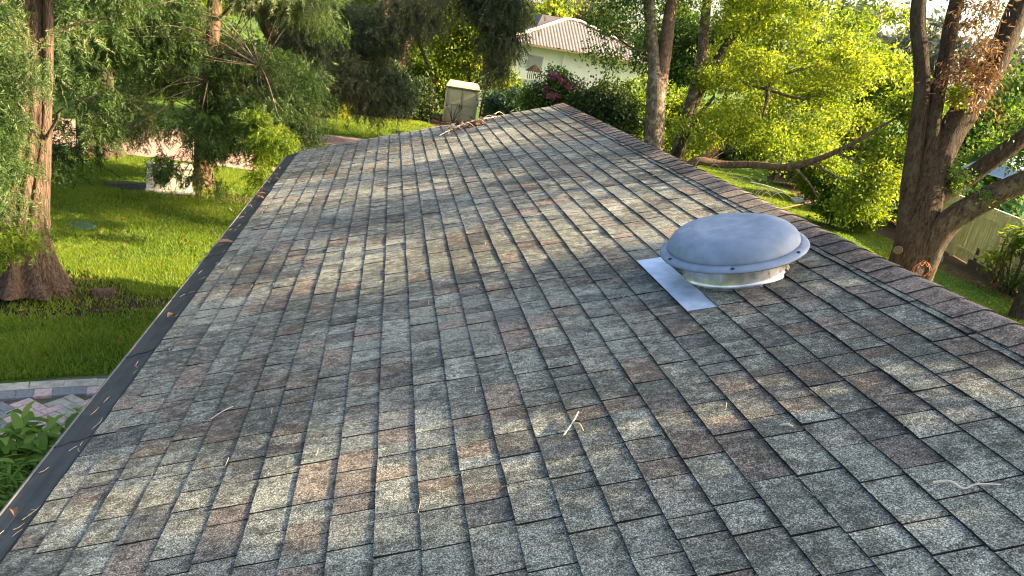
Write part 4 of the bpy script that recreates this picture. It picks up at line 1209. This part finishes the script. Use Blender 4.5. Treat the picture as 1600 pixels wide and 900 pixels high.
# ------------------------------------------------------------------ background trees
def far_tree(x, y, h, w, mat, label, seed, n=5200, L=0.34, name='background_tree', group='trees in the background'):
    r = np.random.default_rng(seed)
    o = new_tree(name, (x, y), label, group)
    limb(o, 'trunk', [(x, y, -.05), (x + .1, y, h * .3), (x - .1, y + .2, h * .75)], [.05 * h * .5, .03 * h, .01 * h], 'bark_grey', seed, 9, .06)
    bl = []
    for k in range(9):
        a = r.uniform(0, 6.28)
        q = r.uniform(0.15, 0.75)
        bl.append((x + w * q * math.cos(a), y + w * q * math.sin(a), h * r.uniform(.35, .92), w * r.uniform(.3, .5), w * r.uniform(.3, .5), h * r.uniform(.10, .18)))
    bl.append((x, y, h * .6, w * .6, w * .6, h * .25))
    crown('crown', bl, n, L, L * .5, mat, o, seed, clump=0.045 * h, per=40)
    return o
ft = [(-14, 33, 10, 4.0, 'green', 'round green tree at the far left beyond the driveway'),
      (-10, 38, 10, 4.0, 'sunny', 'yellow-green tree beyond the driveway, second from the left'),
      (-6.0, 46, 11, 4.2, 'sunny', 'yellow-green tree behind the red-brown fence, left of the oak'),
      (-1.0, 52, 11, 4.5, 'sunny', 'yellow-green tree behind the forked oak'),
      (5.0, 56, 9, 4.0, 'sunny', 'yellow-green tree behind the shed tree, left of the neighbouring house'),
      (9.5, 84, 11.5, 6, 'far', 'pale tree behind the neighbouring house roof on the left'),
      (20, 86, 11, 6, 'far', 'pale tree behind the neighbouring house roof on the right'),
      (15.5, 76, 8.6, 2.6, 'sunny', 'small yellow tree showing over the ridge of the neighbouring house'),
      (19.0, 51, 8.5, 3.8, 'green', 'green tree right of the neighbouring house'),
      (24.5, 48, 9.5, 4.6, 'sunny', 'yellow-green tree behind the spreading tree'),
      (27, 40, 8.5, 4.0, 'sunny', 'yellow-green tree behind the fan palm'),
      (31, 36, 7.2, 4.2, 'green', 'green tree beyond the yellow fence, left of the thick limbs'),
      (33, 28, 6.6, 4.0, 'green', 'green tree beyond the yellow fence at the right edge'),
      (-20, 26, 9, 5, 'dark', 'dark tree left of the driveway at the edge of view'),
      (-15, 48, 13, 6, 'green', 'tall green tree far behind the driveway')]
for i, (x, y, h_, w_, mt, lb) in enumerate(ft):
    far_tree(x, y, h_, w_, mt, lb, 300 + i, n=12500 if y < 60 else 9000, L=0.31 if y < 60 else 0.5)
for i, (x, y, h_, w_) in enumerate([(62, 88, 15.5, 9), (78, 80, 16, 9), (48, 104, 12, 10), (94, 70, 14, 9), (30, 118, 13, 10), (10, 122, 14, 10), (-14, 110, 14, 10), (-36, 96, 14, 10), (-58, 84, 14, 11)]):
    far_tree(x, y, h_, w_, 'hazy', 'distant haze-tinted pale blue-grey tree on the horizon', 340 + i, n=7000, L=0.9, name='distant_tree', group='distant trees on the horizon')

for i, (x, y, h_, mt) in enumerate([(-12, 31, 2.6, 'dark'), (-9.2, 32.5, 2.8, 'green'), (-6.8, 34, 2.9, 'dark'), (-5.0, 42, 3.4, 'green'), (-2.6, 44, 3.6, 'sunny'), (0.6, 45.5, 3.4, 'sunny'), (3.4, 45, 3.2, 'sunny'),
                                  (9.9, 31.5, 3.6, 'green'), (11.8, 33, 3.8, 'sunny'), (13.6, 33.5, 3.4, 'sunny'), (22.8, 34, 4.2, 'sunny'), (24.6, 31, 4.2, 'green'), (23.5, 37.5, 4.4, 'sunny'), (25.5, 27.5, 3.8, 'green'), (20.0, 38.5, 4.0, 'sunny')]):
    lb = ['dark hedge shrub left of the driveway, leftmost', 'green hedge shrub behind the driveway, second from the left', 'dark hedge shrub just left of the red-brown fence', 'green shrub behind the left half of the red-brown fence',
          'yellow-green shrub behind the middle of the red-brown fence', 'yellow-green shrub behind the forked oak', 'yellow-green shrub behind the beige shed', 'tall green shrub behind the double trunk', 'yellow-green shrub between the double trunk and the spreading tree',
          'yellow-green shrub behind the trunk of the spreading tree', 'yellow-green shrub behind the dark palm-like shrub', 'green shrub behind the dark palm-like shrub, further right', 'yellow-green shrub in front of the white garden wall on the right',
          'green shrub beyond the yellow fence, left of the green framed structure', 'yellow-green shrub in front of the white garden wall beside the pillar'][i]
    shrub('hedge_shrub', (x, y), lb, [(x, y, h_ * .35, 1.2, .8, h_ * .35), (x - .6, y, h_ * .65, .9, .7, h_ * .25), (x + .7, y, h_ * .6, .9, .7, h_ * .28), (x, y, h_ * .85, .7, .6, h_ * .15)], 7000, 0.21, 0.11, mt, 260 + i, clump=0.22, group='hedge shrubs in the middle distance')

# ------------------------------------------------------------------ left foreground plant
def strap_plant(name, base, label, n, L, W, mat, seed, up=1.0, spread=.5, hgt=0.4):
    o = empty(name, (base[0], base[1], 0), label, 'plant')
    r = np.random.default_rng(seed)
    V, F = [], []
    for k in range(n):
        a = r.uniform(0, 6.28)
        d = np.array([math.cos(a), math.sin(a), 0])
        sidev = np.array([-math.sin(a), math.cos(a), 0])
        b0 = np.array([base[0], base[1], 0]) + np.append(r.normal(0, spread, 2), r.uniform(0, hgt))
        ll, ww = L * r.uniform(.6, 1.2), W * r.uniform(.7, 1.2)
        u = up * r.uniform(.5, 1.3)
        m = len(V)
        for q in range(5):
            f = q / 4
            p = b0 + d * ll * f * (0.5 + .5 * f) + np.array([0, 0, ll * (u * f - 0.75 * f * f)])
            w = ww * math.sin(math.pi * min(.97, .15 + .82 * f)) / 2
            V += [p - sidev * w, p + sidev * w + np.array([0, 0, 0.0])]
        for q in range(4):
            F.append((m + 2 * q, m + 2 * q + 1, m + 2 * q + 3, m + 2 * q + 2))
    tone = np.repeat(np.clip(r.normal(.55, .25, n), 0, 1), 4)
    add('leaves', np_mesh('leaves', np.array(V), np.array(F), {'rnd': ('FACE', 'FLOAT', tone)}, True), o, mat)
    mb = MB()
    for k in range(8):
        a = r.uniform(0, 6.28)
        q = spread * .8
        mb.tube([(base[0], base[1], -.02), (base[0] + q * .5 * math.cos(a), base[1] + q * .5 * math.sin(a), hgt * .6), (base[0] + q * math.cos(a), base[1] + q * math.sin(a), hgt * 1.1)], [.012, .01, .005], 5, 0, sub=3)
    mb.build('stems', 'greenmetal' if False else 'bark_tan', o, True)
    return o
strap_plant('leafy_plant', (-2.86, 6.25), 'bright green broad-leaved plant beside the paved path below the gutter', 260, 0.24, 0.075, 'plant', 401, 1.0, .20, .42)
strap_plant('grassy_plant', (-2.6, 5.45), 'low fine-leaved green plant below the gutter, nearest the camera', 1800, 0.22, 0.022, 'plant', 402, 1.1, .34, .36)
strap_plant('fern_plant', (-2.40, 6.75), 'dark green ferny plant between the path and the gutter', 420, 0.22, 0.022, 'plant', 403, 1.1, .16, .35)

# ------------------------------------------------------------------ lawn
def lawn(name, pts, n, h, w, seed, mat='grass', clump=3.0, mask=None):
    r = np.random.default_rng(seed)
    P = np.array(pts, float)
    lo, hi = P.min(0), P.max(0)
    xy = r.uniform(lo, hi, (n * 3, 2))
    inside = np.zeros(len(xy), bool)
    j = len(P) - 1
    for i in range(len(P)):
        c = ((P[i, 1] > xy[:, 1]) != (P[j, 1] > xy[:, 1])) & (xy[:, 0] < (P[j, 0] - P[i, 0]) * (xy[:, 1] - P[i, 1]) / (P[j, 1] - P[i, 1] + 1e-12) + P[i, 0])
        inside ^= c
        j = i
    xy = xy[inside]
    # patchy density
    dens = 0.62 + 0.38 * np.sin(xy[:, 0] * clump + 1.3 * np.sin(xy[:, 1] * 1.7)) * np.sin(xy[:, 1] * clump * 0.8 + 0.9 * np.sin(xy[:, 0] * 2.1))
    keep = r.uniform(0, 1, len(xy)) < dens
    big = np.sin(xy[:, 0] * 1.1 + 2.0 * np.sin(xy[:, 1] * .55)) + np.sin(xy[:, 1] * .9 + 1.7 * np.sin(xy[:, 0] * .8 + 1))
    dens = dens * np.clip(1.0 + 0.30 * big, .25, 1.2)
    keep &= r.uniform(0, 1, len(xy)) < np.clip(1.0 + 0.30 * big, .25, 1)
    if mask is not None:
        keep &= mask(xy)
    xy = xy[keep][:n]
    dens = dens[keep][:n]
    m = len(xy)
    a = r.uniform(0, 6.28, m)
    hh = h * r.uniform(.4, 1.3, m) * (0.6 + 0.6 * dens)
    lean = r.normal(0, .45, (m, 2)) * hh[:, None]
    b0 = np.column_stack([xy[:, 0] - np.cos(a) * w / 2, xy[:, 1] - np.sin(a) * w / 2, np.zeros(m)])
    b1 = np.column_stack([xy[:, 0] + np.cos(a) * w / 2, xy[:, 1] + np.sin(a) * w / 2, np.zeros(m)])
    tp = np.column_stack([xy + lean, hh])
    V = np.stack([b0, b1, tp], 1).reshape(-1, 3)
    F = np.arange(m * 3).reshape(m, 3)
    rn = np.clip(r.normal(.45, .22, m) + 0.25 * (dens - .6), 0, 1)
    me = np_mesh(name, V, F, {'rnd': ('FACE', 'FLOAT', rn)})
    return tag(add(name, me, None, mat), kind='stuff')
def no_soil(xy):
    d = ((xy[:, 0] + 4.55) / 1.25) ** 2 + ((xy[:, 1] - 10.6) / .95) ** 2
    e = ((xy[:, 0] + 3.3) / .65) ** 2 + ((xy[:, 1] - 10.6) / .3) ** 2
    f = ((xy[:, 0] + 3.6) / 1.5) ** 2 + ((xy[:, 1] - 17.2) / .5) ** 2
    g = ((xy[:, 0] + 5.3) / .7) ** 2 + ((xy[:, 1] - 17.4) / .6) ** 2
    keep = np.random.default_rng(1).uniform(0, 1, len(xy)) < 0.12
    return ((d > 1) & (e > 1) & (f > 1) & (g > 1)) | keep
lawn('lawn_grass', [(-4.6, 7.7), (-3.4, 8.2), (-2.4, 8.5), (-1.3, 8.6), (-1.3, 20.5), (-9.5, 20.4), (-9.5, 12)], 360000, 0.07, 0.021, 501, mask=no_soil)
lawn('far_lawn_grass', [(-4.5, 28.6), (-0.4, 29.2), (2.6, 27.8), (3.5, 33), (1.6, 36.5), (-4.5, 34)], 45000, 0.09, 0.035, 502, clump=1.4)
lawn('side_lawn_grass', [(5.5, 5), (16.6, 12), (17.2, 18), (17.6, 24), (18.2, 33), (17.5, 38), (9.5, 30), (6, 14)], 140000, 0.05, 0.026, 503, clump=1.0)

r = np.random.default_rng(55)
n = 1300
xy = np.column_stack([r.uniform(-8, -1.6, n), r.uniform(8.8, 20, n)])
xy = xy[np.sin(xy[:, 0] * 1.3 + 1) + np.sin(xy[:, 1] * .9) + r.normal(0, .7, n) > 0.4]
n = len(xy)
V, F = quad_leaves(np.column_stack([xy, r.uniform(.02, .075, n)]), r.normal(0, 1, (n, 3)) * np.array([1, 1, .25]), .08 * r.uniform(.6, 1.3, n), .035, r, .3)
tag(add('fallen_leaves', np_mesh('fallen_leaves', V, F, {'rnd': ('FACE', 'FLOAT', r.uniform(.3, 1, n))}), None, 'deadleaf'), kind='stuff')

# ------------------------------------------------------------------ shed, shelf and pots beyond the roof
SHR = Matrix.Rotation(rad(-6), 3, 'Z')
sc0 = Vector((3.7, 38.0, 0))
shed = empty('garden_shed', sc0, 'small beige resin garden shed with double doors beyond the far edge of the roof', 'shed')
def shp(x, y, z): return sc0 + SHR @ Vector((x, y, z))
mb = MB(); mb.box(shp(0, .62, .88), (1.52, 1.2, 1.76), SHR); mb.build('body', 'shed', shed)
for x in (-.79, .79):
    mb = MB(); mb.box(shp(x, .0, .88), (.09, .09, 1.78), SHR); mb.build('corner_trim', 'shed', shed)
for y in (.45, .9):
    mb = MB(); mb.box(shp(-.775, y, .88), (.03, .06, 1.7), SHR); mb.build('side_rib', 'shed', shed)
for sx in (-1, 1):
    mb = MB()
    mb.box(shp(sx * .37, -.005, .86), (.69, .045, 1.62), SHR)
    d = mb.build('door', 'shed', shed)
    mb = MB()
    for z in (.45, 1.25): mb.box(shp(sx * .365, -.032, z), (.54, .03, .64), SHR)
    mb.build('door_panel', 'shed', d)
    mb = MB(); mb.box(shp(sx * .06, -.055, .85), (.035, .05, .20), SHR); mb.build('handle', 'black', d)
mb = MB()
mb.hexa([shp(-.86, -.1, 1.78), shp(.86, -.1, 1.78), shp(.86, 1.32, 1.78), shp(-.86, 1.32, 1.78), shp(-.82, -.06, 1.86), shp(.82, -.06, 1.86), shp(.7, 1.28, 2.02), shp(-.7, 1.28, 2.02)])
mb.build('roof', 'shed', shed)
mb = MB(); mb.box(shp(0, -.07, 1.76), (1.66, .05, .05), SHR); mb.build('roof_trim', 'shed_dark', shed)

shp2 = lambda x, y, z: Vector((4.95, 37.4, 0)) + SHR @ Vector((x, y, z))
shf = empty('storage_shelf', (4.95, 37.4, 0), 'black open storage shelf beside the beige shed', 'shelf')
mb = MB()
for x in (-.22, .22):
    for y in (0, .4): mb.box(shp2(x, y, .85), (.04, .04, 1.7), SHR)
mb.build('posts', 'oldwood', shf)
for z in (.3, .8, 1.25, 1.68):
    mb = MB(); mb.box(shp2(0, .2, z), (.48, .44, .04), SHR); mb.build('shelf_board', 'black', shf)
mb = MB(); mb.box(shp2(0, .38, .95), (.42, .03, 1.4), SHR); mb.build('back_panel', 'black', shf)
mb = MB(); mb.lathe(shp2(.03, .15, 1.275), (0, 0, 1), [(.06, 0), (.09, .14), (.095, .16)], 12, True, True)
tag(mb.build('flower_pot', 'black', None, True), 'small dark pot on the black storage shelf', 'pot')
mb = MB(); mb.lathe(shp2(-.03, .15, .825), (0, 0, 1), [(.05, 0), (.07, .16), (.075, .18)], 12, True, True)
tag(mb.build('flower_pot', 'white', None, True), 'small white pot on the black storage shelf', 'pot')
mb = MB(); mb.lathe((4.95, 36.7, 0), (0, 0, 1), [(.18, 0), (.26, .42), (.29, .43), (.29, .5), (.24, .5), (.2, .42)], 20, True)
tag(mb.build('terracotta_pot', 'terracotta', None, True), 'terracotta pot on the ground in front of the black shelf', 'pot')
mb = MB()
mb.tube([(2.7, 37.2, 0.0), (2.75, 37.25, .6), (2.62, 37.35, 1.3)], [.02, .018, .01], 5, .05)
for k in range(9):
    a = k * .7
    mb.tube([(3.3, 37.15, .1), (3.35 + .25 * math.cos(a), 37.2, .5 + .1 * (k % 3)), (3.4 + .45 * math.cos(a), 37.15, .6 + .5 * abs(math.sin(a)))], [.012, .009, .004], 4, .05, sub=3)
tag(mb.build('dry_brush', 'bark_dark', None, True), 'bare dry brush standing against the doors of the beige shed', 'brush')

# ------------------------------------------------------------------ fences and walls
def board_fence(name, a, b_, h, bw, mat, label, post_mat, post_every=2.2, single=True, cap=None):
    a, b_ = Vector((*a, 0)), Vector((*b_, 0))
    d = (b_ - a); L = d.length; d.normalize()
    ang = math.atan2(d.y, d.x)
    rot = Matrix.Rotation(ang, 3, 'Z')
    nrm_ = Vector((-d.y, d.x, 0))
    o = empty(name, a, label, 'fence')
    n = int(L / bw)
    rr = random.Random(n)
    me = None
    if single:
        for k in range(n):
            c = a + d * (k + .5) * bw
            mb = MB(); mb.box(c + nrm_ * rr.uniform(-.004, .004) + Vector((0, 0, h / 2 + .03)), (bw - .008, .018, h + rr.uniform(-.012, .012)), rot)
            mb.build('board', mat, o)
    else:
        i = 0
        while i * post_every < L:
            mb = MB()
            k0, k1 = int(i * post_every / bw), min(n, int((i + 1) * post_every / bw))
            for k in range(k0, k1):
                c = a + d * (k + .5) * bw
                mb.box(c + nrm_ * rr.uniform(-.006, .006) + Vector((0, 0, h / 2 + .03)), (bw - .012, .018, h + rr.uniform(-.02, .02)), rot)
            if mb.v: mb.build('panel', mat, o)
            i += 1
    for z in (.35, h - .3):
        mb = MB(); mb.box((a + b_) / 2 - nrm_ * .035 + Vector((0, 0, z)), (L, .04, .09), rot); mb.build('rail', mat, o)
    i = 0
    while i * post_every <= L:
        mb = MB(); mb.box(a + d * i * post_every - nrm_ * .10 + Vector((0, 0, h / 2)), (.1, .1, h + .02), rot); mb.build('post', post_mat, o)
        i += 1
    if cap:
        mb = MB(); mb.box((a + b_) / 2 + Vector((0, 0, h + .062)), (L, .07, .035), rot); mb.build('cap_rail', cap, o)
    return o
board_fence('board_fence', (-7.5, 35.4), (2.6, 41.6), 1.75, 0.13, 'redfence', 'red-brown board fence in the shade left of the shed', 'redfence', single=False)
board_fence('board_fence', (20.6, 27.2), (16.9, 13.6), 1.82, 0.14, 'yellowfence', 'pale yellow board fence at the right edge behind the big tree', 'yellowfence', cap='cream')
mb = MB()
mb.box((18.55, 19.55, .30), (.14, .14, .62), Matrix.Rotation(.3, 3, 'Z')); 
tag(mb.build('wood_post', 'oldwood'), 'short weathered wooden post at the foot of the yellow fence', 'post')
mb = MB()
mb.box((17.85, 17.9, .62), (.18, .16, 1.3), Matrix.Rotation(.25, 3, 'Y') @ Matrix.Rotation(.3, 3, 'Z'))
tag(mb.build('wood_post', 'oldwood'), 'taller leaning weathered post against the yellow fence behind the shrub', 'post')
mb = MB()
mb.box((18.1, 18.75, .12), (.08, 1.7, .24), Matrix.Rotation(-.27, 3, 'Z'))
tag(mb.build('edging_board', 'oldwood'), 'weathered edging board along the foot of the yellow fence', 'board')
mb = MB()
mb.box((17.2, 19.9, .09), (.55, .5, .18), Matrix.Rotation(.2, 3, 'Z'))
mb.box((17.2, 19.9, .20), (.50, .45, .04), Matrix.Rotation(.2, 3, 'Z'))
tag(mb.build('stone_slab', 'greywall'), 'mossy flat stone on the ground near the yellow fence', 'stone')
mb = MB()
mb.box((-3.72, 10.78, .04), (.30, .22, .07), Matrix.Rotation(.4, 3, 'Z'))
mb.box((-3.72, 10.78, .075), (.24, .16, .03), Matrix.Rotation(.42, 3, 'Z'))
tag(mb.build('flat_stone', 'oldwood'), 'flat brown stone on bare soil right of the fluted trunk', 'stone')

gw = empty('garden_wall', (7.6, 49.5, 0), 'grey rendered garden wall left of the neighbouring house', 'wall')
mb = MB(); mb.box((7.4, 49.5, 1.05), (4.6, .22, 2.1)); mb.build('wall_face', 'greywall', gw)
mb = MB(); mb.box((7.4, 49.5, 2.14), (4.7, .30, .08)); mb.build('coping', 'greywall', gw)
ww = empty('garden_wall', (22, 42, 0), 'white garden wall glimpsed through the yellow leaves at the far end of the lawn', 'wall')
mb = MB(); mb.box((22, 42.4, .95), (9.5, .22, 1.9), Matrix.Rotation(-.35, 3, 'Z')); mb.build('wall_face', 'white', ww)
mb = MB(); mb.box((22, 42.4, 1.94), (9.6, .30, .08), Matrix.Rotation(-.35, 3, 'Z')); mb.build('coping', 'greywall', ww)
tp = empty('terracotta_pillar', (17.3, 37.6, 0), 'terracotta pillar at the far end of the right-hand lawn', 'pillar')
mb = MB(); mb.box((17.3, 37.6, .62), (.62, .62, 1.24)); mb.build('shaft', 'terracotta', tp)
mb = MB(); mb.box((17.3, 37.6, 1.28), (.74, .74, .09)); mb.build('cap', 'terracotta', tp)
for k, (x, y, lb) in enumerate([(20.0, 32.2, 'white pot half hidden under the sweeping stem, left one'), (20.9, 31.4, 'white pot half hidden under the sweeping stem, right one')]):
    mb = MB(); mb.lathe((x, y, 0), (0, 0, 1), [(.2, 0), (.28, .45), (.31, .47), (.31, .55), (.25, .55)], 18, True)
    tag(mb.build('white_pot', 'white', None, True), lb, 'pot')
mb = MB(); mb.lathe((17.7, 26.3, 0), (0, 0, 1), [(.22, 0), (.30, .5), (.34, .52), (.34, .6), (.28, .6), (.26, .5)], 20, True)
tag(mb.build('black_pot', 'black', None, True), 'black plant pot at the lawn edge under the glowing shrub', 'pot')
mb = MB(); mb.box((17.2, 27.6, .07), (.9, .5, .14), Matrix.Rotation(-.2, 3, 'Z'))
mb.box((17.2, 27.6, .16), (.7, .4, .05), Matrix.Rotation(-.2, 3, 'Z'))
tag(mb.build('stone_slab', 'greywall'), 'flat grey stone beside the black pot at the lawn edge', 'stone')
mb = MB(); mb.tube([(13.9, 24.3, .08), (15.2, 25.0, .25), (16.5, 25.7, .45), (17.9, 26.6, .62)], [.025, .025, .025, .02], 6, .03)
tag(mb.build('bamboo_pole', 'cord', None, True), 'thin orange-brown pole slanting over the lawn towards the bed', 'pole')
mb = MB(); mb.tube([(16.6, 31.2, .05), (17.0, 30.4, .09), (17.4, 29.5, .06)], [.03, .03, .03], 6, .02)
tag(mb.build('white_pipe', 'white', None, True), 'white pipe lying on the lawn below the sweeping stem', 'pipe')

# structure beyond the fence
pl = empty('play_structure', (22.3, 22.8, 0), 'green framed structure with blue-grey roof beyond the yellow fence', 'play structure')
mb = MB(); mb.hexa([(21.2, 21.2, 2.55), (24.2, 20.2, 2.55), (25.0, 24.6, 2.55), (21.9, 25.4, 2.55), (21.4, 21.5, 2.62), (24.1, 20.6, 2.62), (24.5, 24.0, 3.3), (22.5, 24.6, 3.3)]); mb.build('roof', 'bluesheet', pl)
for (x, y) in ((21.5, 21.6), (24.0, 20.8), (22.1, 25.0), (24.7, 24.3)):
    mb = MB(); mb.tube([(x, y, 0), (x, y, 1.4), (x, y, 2.56)], [.05] * 3, 8, 0, sub=2); mb.build('post', 'greenmetal', pl)
for (p, q) in (((21.5, 21.6, 1.3), (22.1, 25.0, 2.4)), ((22.1, 25.0, 1.3), (21.5, 21.6, 2.4)), ((21.5, 21.6, 1.2), (22.1, 25.0, 1.2)), ((21.5, 21.6, 1.8), (22.1, 25.0, 1.8)), ((21.5, 21.6, 1.3), (24.0, 20.8, 2.4))):
    mb = MB(); mb.tube([p, q], [.055, .055], 8, 0, sub=2); mb.build('brace', 'greenmetal', pl)

# ------------------------------------------------------------------ utility cabinet on the left lawn
cb = Vector((-4.5, 17.15, 0)); CR = Matrix.Rotation(.35, 3, 'Z')
cabp = lambda x, y, z: cb + CR @ Vector((x, y, z))
cab = empty('utility_cabinet', cb, 'cream metal cabinet with louvred side on the lawn, half hidden by drooping sprays', 'cabinet')
mb = MB(); mb.box(cabp(.02, .18, .30), (.84, .36, .54), CR); mb.build('body', 'cream', cab)
mb = MB(); mb.box(cabp(.0, .18, .586), (.92, .44, .035), CR); mb.build('lid', 'cream', cab)
mb = MB(); mb.box(cabp(.0, .18, .015), (1.0, .55, .05), CR); mb.build('base_slab', 'greywall', cab)
for k in range(7):
    mb = MB(); mb.box(cabp(-.425, .0, .08 + .07 * k), (.12, .05, .045), CR @ Matrix.Rotation(.3, 3, 'X')); mb.build('louvre', 'white', cab)
mb = MB()
mb.v = [(x, y, z) for (x, y), z in zip(wavy_outline(-5.3, 17.35, .62, .45, 24, .25, 3), [.014] * 24)]
c = len(mb.v); mb.v.append((-5.3, 17.35, .07)); mb.f = [(i, (i + 1) % 24, c) for i in range(24)]
tag(mb.build('black_sheet', 'black'), 'crumpled black sheet lying on the lawn left of the cream cabinet', 'sheet')
mb = MB(); mb.lathe((-5.15, 13.9, 0.02), (0, 0, 1), [(.05, .05), (.22, .045), (.25, .02), (.25, 0)], 24, True)
tag(mb.build('valve_cover', 'darkgreen', None, True), 'low round green cover on the lawn right of the fluted trunk', 'cover')

# ------------------------------------------------------------------ the neighbouring house
nh = empty('neighbour_house', (14.5, 64, 0), 'white neighbouring house with a brown tiled hip roof far behind the roof tip', 'house')
EZ = 4.35
hx0, hx1, hy0, hy1 = 8.6, 22.4, 60.0, 72.0
mb = MB(); mb.box(((hx0 + hx1) / 2, (hy0 + hy1) / 2 + .2, EZ / 2), (hx1 - hx0 - .8, hy1 - hy0 - 1.0, EZ)); mb.build('wall', 'white', nh)
def corrugated(quad, name, parent, pitch=0.27, amp=0.05):
    """tile columns running down a roof plane: quad = eave a, eave b, ridge b, ridge a"""
    a, b_, c, d = (Vector(q) for q in quad)
    L = (b_ - a).length
    n = max(2, int(L / pitch)) * 6
    nrm_ = (b_ - a).cross(d - a).normalized()
    V, F = [], []
    for i in range(n + 1):
        f = i / n
        lo, hi = a.lerp(b_, f), d.lerp(c, f)
        # columns stay parallel: clip at the hip
        h = amp * abs(math.sin(math.pi * f * L / pitch))
        V += [tuple(lo + nrm_ * h), tuple(hi + nrm_ * h)]
    for i in range(n): F.append((2 * i, 2 * i + 2, 2 * i + 3, 2 * i + 1))
    me = np_mesh(name, np.array(V), np.array(F), None, False)
    return add(name, me, parent, 'tile')
def roof_cols(poly_eave, ridge, name, up, parent, pitch=0.27, amp=0.055):
    """trapezoid plane eave a-b, ridge c-d with columns perpendicular to the eave"""
    a, b_ = (Vector(q) for q in poly_eave)
    d, c = (Vector(q) for q in ridge)
    ex = (b_ - a); L = ex.length; ex.normalize()
    dv = d - a; s0 = dv.dot(ex); s1 = (c - a).dot(ex)
    upv = (dv - ex * s0)
    nrm_ = ex.cross(upv).normalized()
    V, F = [], []
    n = int(L / pitch) * 6
    for i in range(n + 1):
        x = L * i / n
        f = 1.0
        if x < s0: f = x / s0 if s0 > 0 else 1
        if x > s1: f = (L - x) / (L - s1) if L > s1 else 1
        h = amp * abs(math.sin(math.pi * x / pitch))
        lo = a + ex * x
        V += [tuple(lo + nrm_ * h), tuple(lo + upv * max(f, .001) + nrm_ * h)]
    for i in range(n): F.append((2 * i, 2 * i + 2, 2 * i + 3, 2 * i + 1))
    return add(name, np_mesh(name, np.array(V), np.array(F)), parent, 'tile')
RZ = 6.85
ymid = (hy0 + hy1) / 2
roofn = roof_cols(((hx0, hy0 - .3, EZ), (hx1, hy0 - .3, EZ)), ((14.0, 64.0, RZ - .15), (15.2, 64.0, RZ - .15)), 'roof', 1, nh)
roof_cols(((hx1, hy0 - .3, EZ), (hx1, hy1, EZ)), ((15.2, 64.0, RZ - .15), (15.2, 68.0, RZ - .15)), 'tile_slope', 1, roofn)
roof_cols(((hx0, hy1, EZ), (hx0, hy0 - .3, EZ)), ((14.0, 68, RZ - .15), (14.0, 64, RZ - .15)), 'tile_slope', 1, roofn)
mb = MB()
mb.hexa([(11.6, 66.5, EZ), (16.5, 66.5, EZ), (16.5, 71, EZ), (11.6, 71, EZ), (12.6, 67.4, 6.95), (15.0, 67.4, 6.95), (15.0, 70, 6.95), (12.6, 70, 6.95)])
mb.build('upper_roof', 'tile', roofn)
mb = MB()
mb.tube([(hx0, hy0 - .3, EZ + .1), (14.0, 64.0, RZ - .05)], [.12, .12], 8, 0, sub=2)
mb.tube([(14.0, 64.0, RZ - .05), (15.2, 64.0, RZ - .05)], [.12, .12], 8, 0, sub=2)
mb.tube([(15.2, 64.0, RZ - .05), (hx1, hy0 - .3, EZ + .1)], [.12, .12], 8, 0, sub=2)
mb.build('hip_tiles', 'tile_pale', roofn, True)
mb = MB(); mb.box(((hx0 + hx1) / 2, hy0 - .33, EZ - .06), (hx1 - hx0, .1, .16)); mb.build('gutter', 'shed_dark', nh)
for wx, wz, w_, h_ in ((11.35, 3.05, 1.25, 1.0),):
    mb = MB()
    mb.box((wx, hy0 + .66, wz), (w_, .12, h_)); 
    win = mb.build('window', 'greywall', nh)
    mb = MB(); mb.box((wx, hy0 + .585, wz), (w_ - .16, .04, h_ - .16)); mb.build('pane', 'glass', win)
mb = MB()
for z in (0, 1): pass
mb.tube([(13.6, hy0 + .62, 0), (13.6, hy0 + .62, EZ - .1)], [.05, .05], 8, 0, sub=2); mb.build('downpipe', 'white', nh)
for k in range(7):
    mb.box((9.4 + .14 * k, 52.2, 1.5), (.05, .05, 1.6))
rl = MB()
lt = empty('lattice_screen', (9.8, 52.2, 0), 'dark lattice screen in front of the neighbouring house, left of the magenta flowers', 'screen')
for k in range(7):
    rl = MB(); rl.box((9.4 + .14 * k, 52.2, 1.3), (.05, .05, 2.6)); rl.build('slat', 'oldwood', lt)
rl = MB(); rl.hexa([(9.2, 52.0, 2.6), (10.4, 52.0, 2.6), (10.4, 52.4, 2.6), (9.2, 52.4, 2.6), (9.75, 52.0, 3.05), (9.85, 52.0, 3.05), (9.85, 52.4, 3.05), (9.75, 52.4, 3.05)]); rl.build('gable', 'oldwood', lt)

# ------------------------------------------------------------------ dry stalks poking up past the ridge
rr = random.Random(77)
tuft = empty('dry_stalks', (2.9, 4.6, 0), 'pale dry stalks showing over the ridge above the vent', 'plant')
for k in range(11):
    s = 4.55 + rr.uniform(0, 1.3)
    b0 = Vector(RP(s, T_RIDGE - .02, .02)) + Vector((.12, 0, -.05))
    d = Vector((rr.uniform(.05, .3), rr.uniform(-.5, .1), 0))
    L = rr.uniform(.12, .24)
    mb = MB()
    mb.tube([b0, b0 + d * L + Vector((0, 0, L * .5)), b0 + d * L * 2.2 + Vector((0, 0, L * .35))], [.0022, .002, .001], 4, 0, sub=4)
    mb.build('stalk', 'straw', tuft, True)
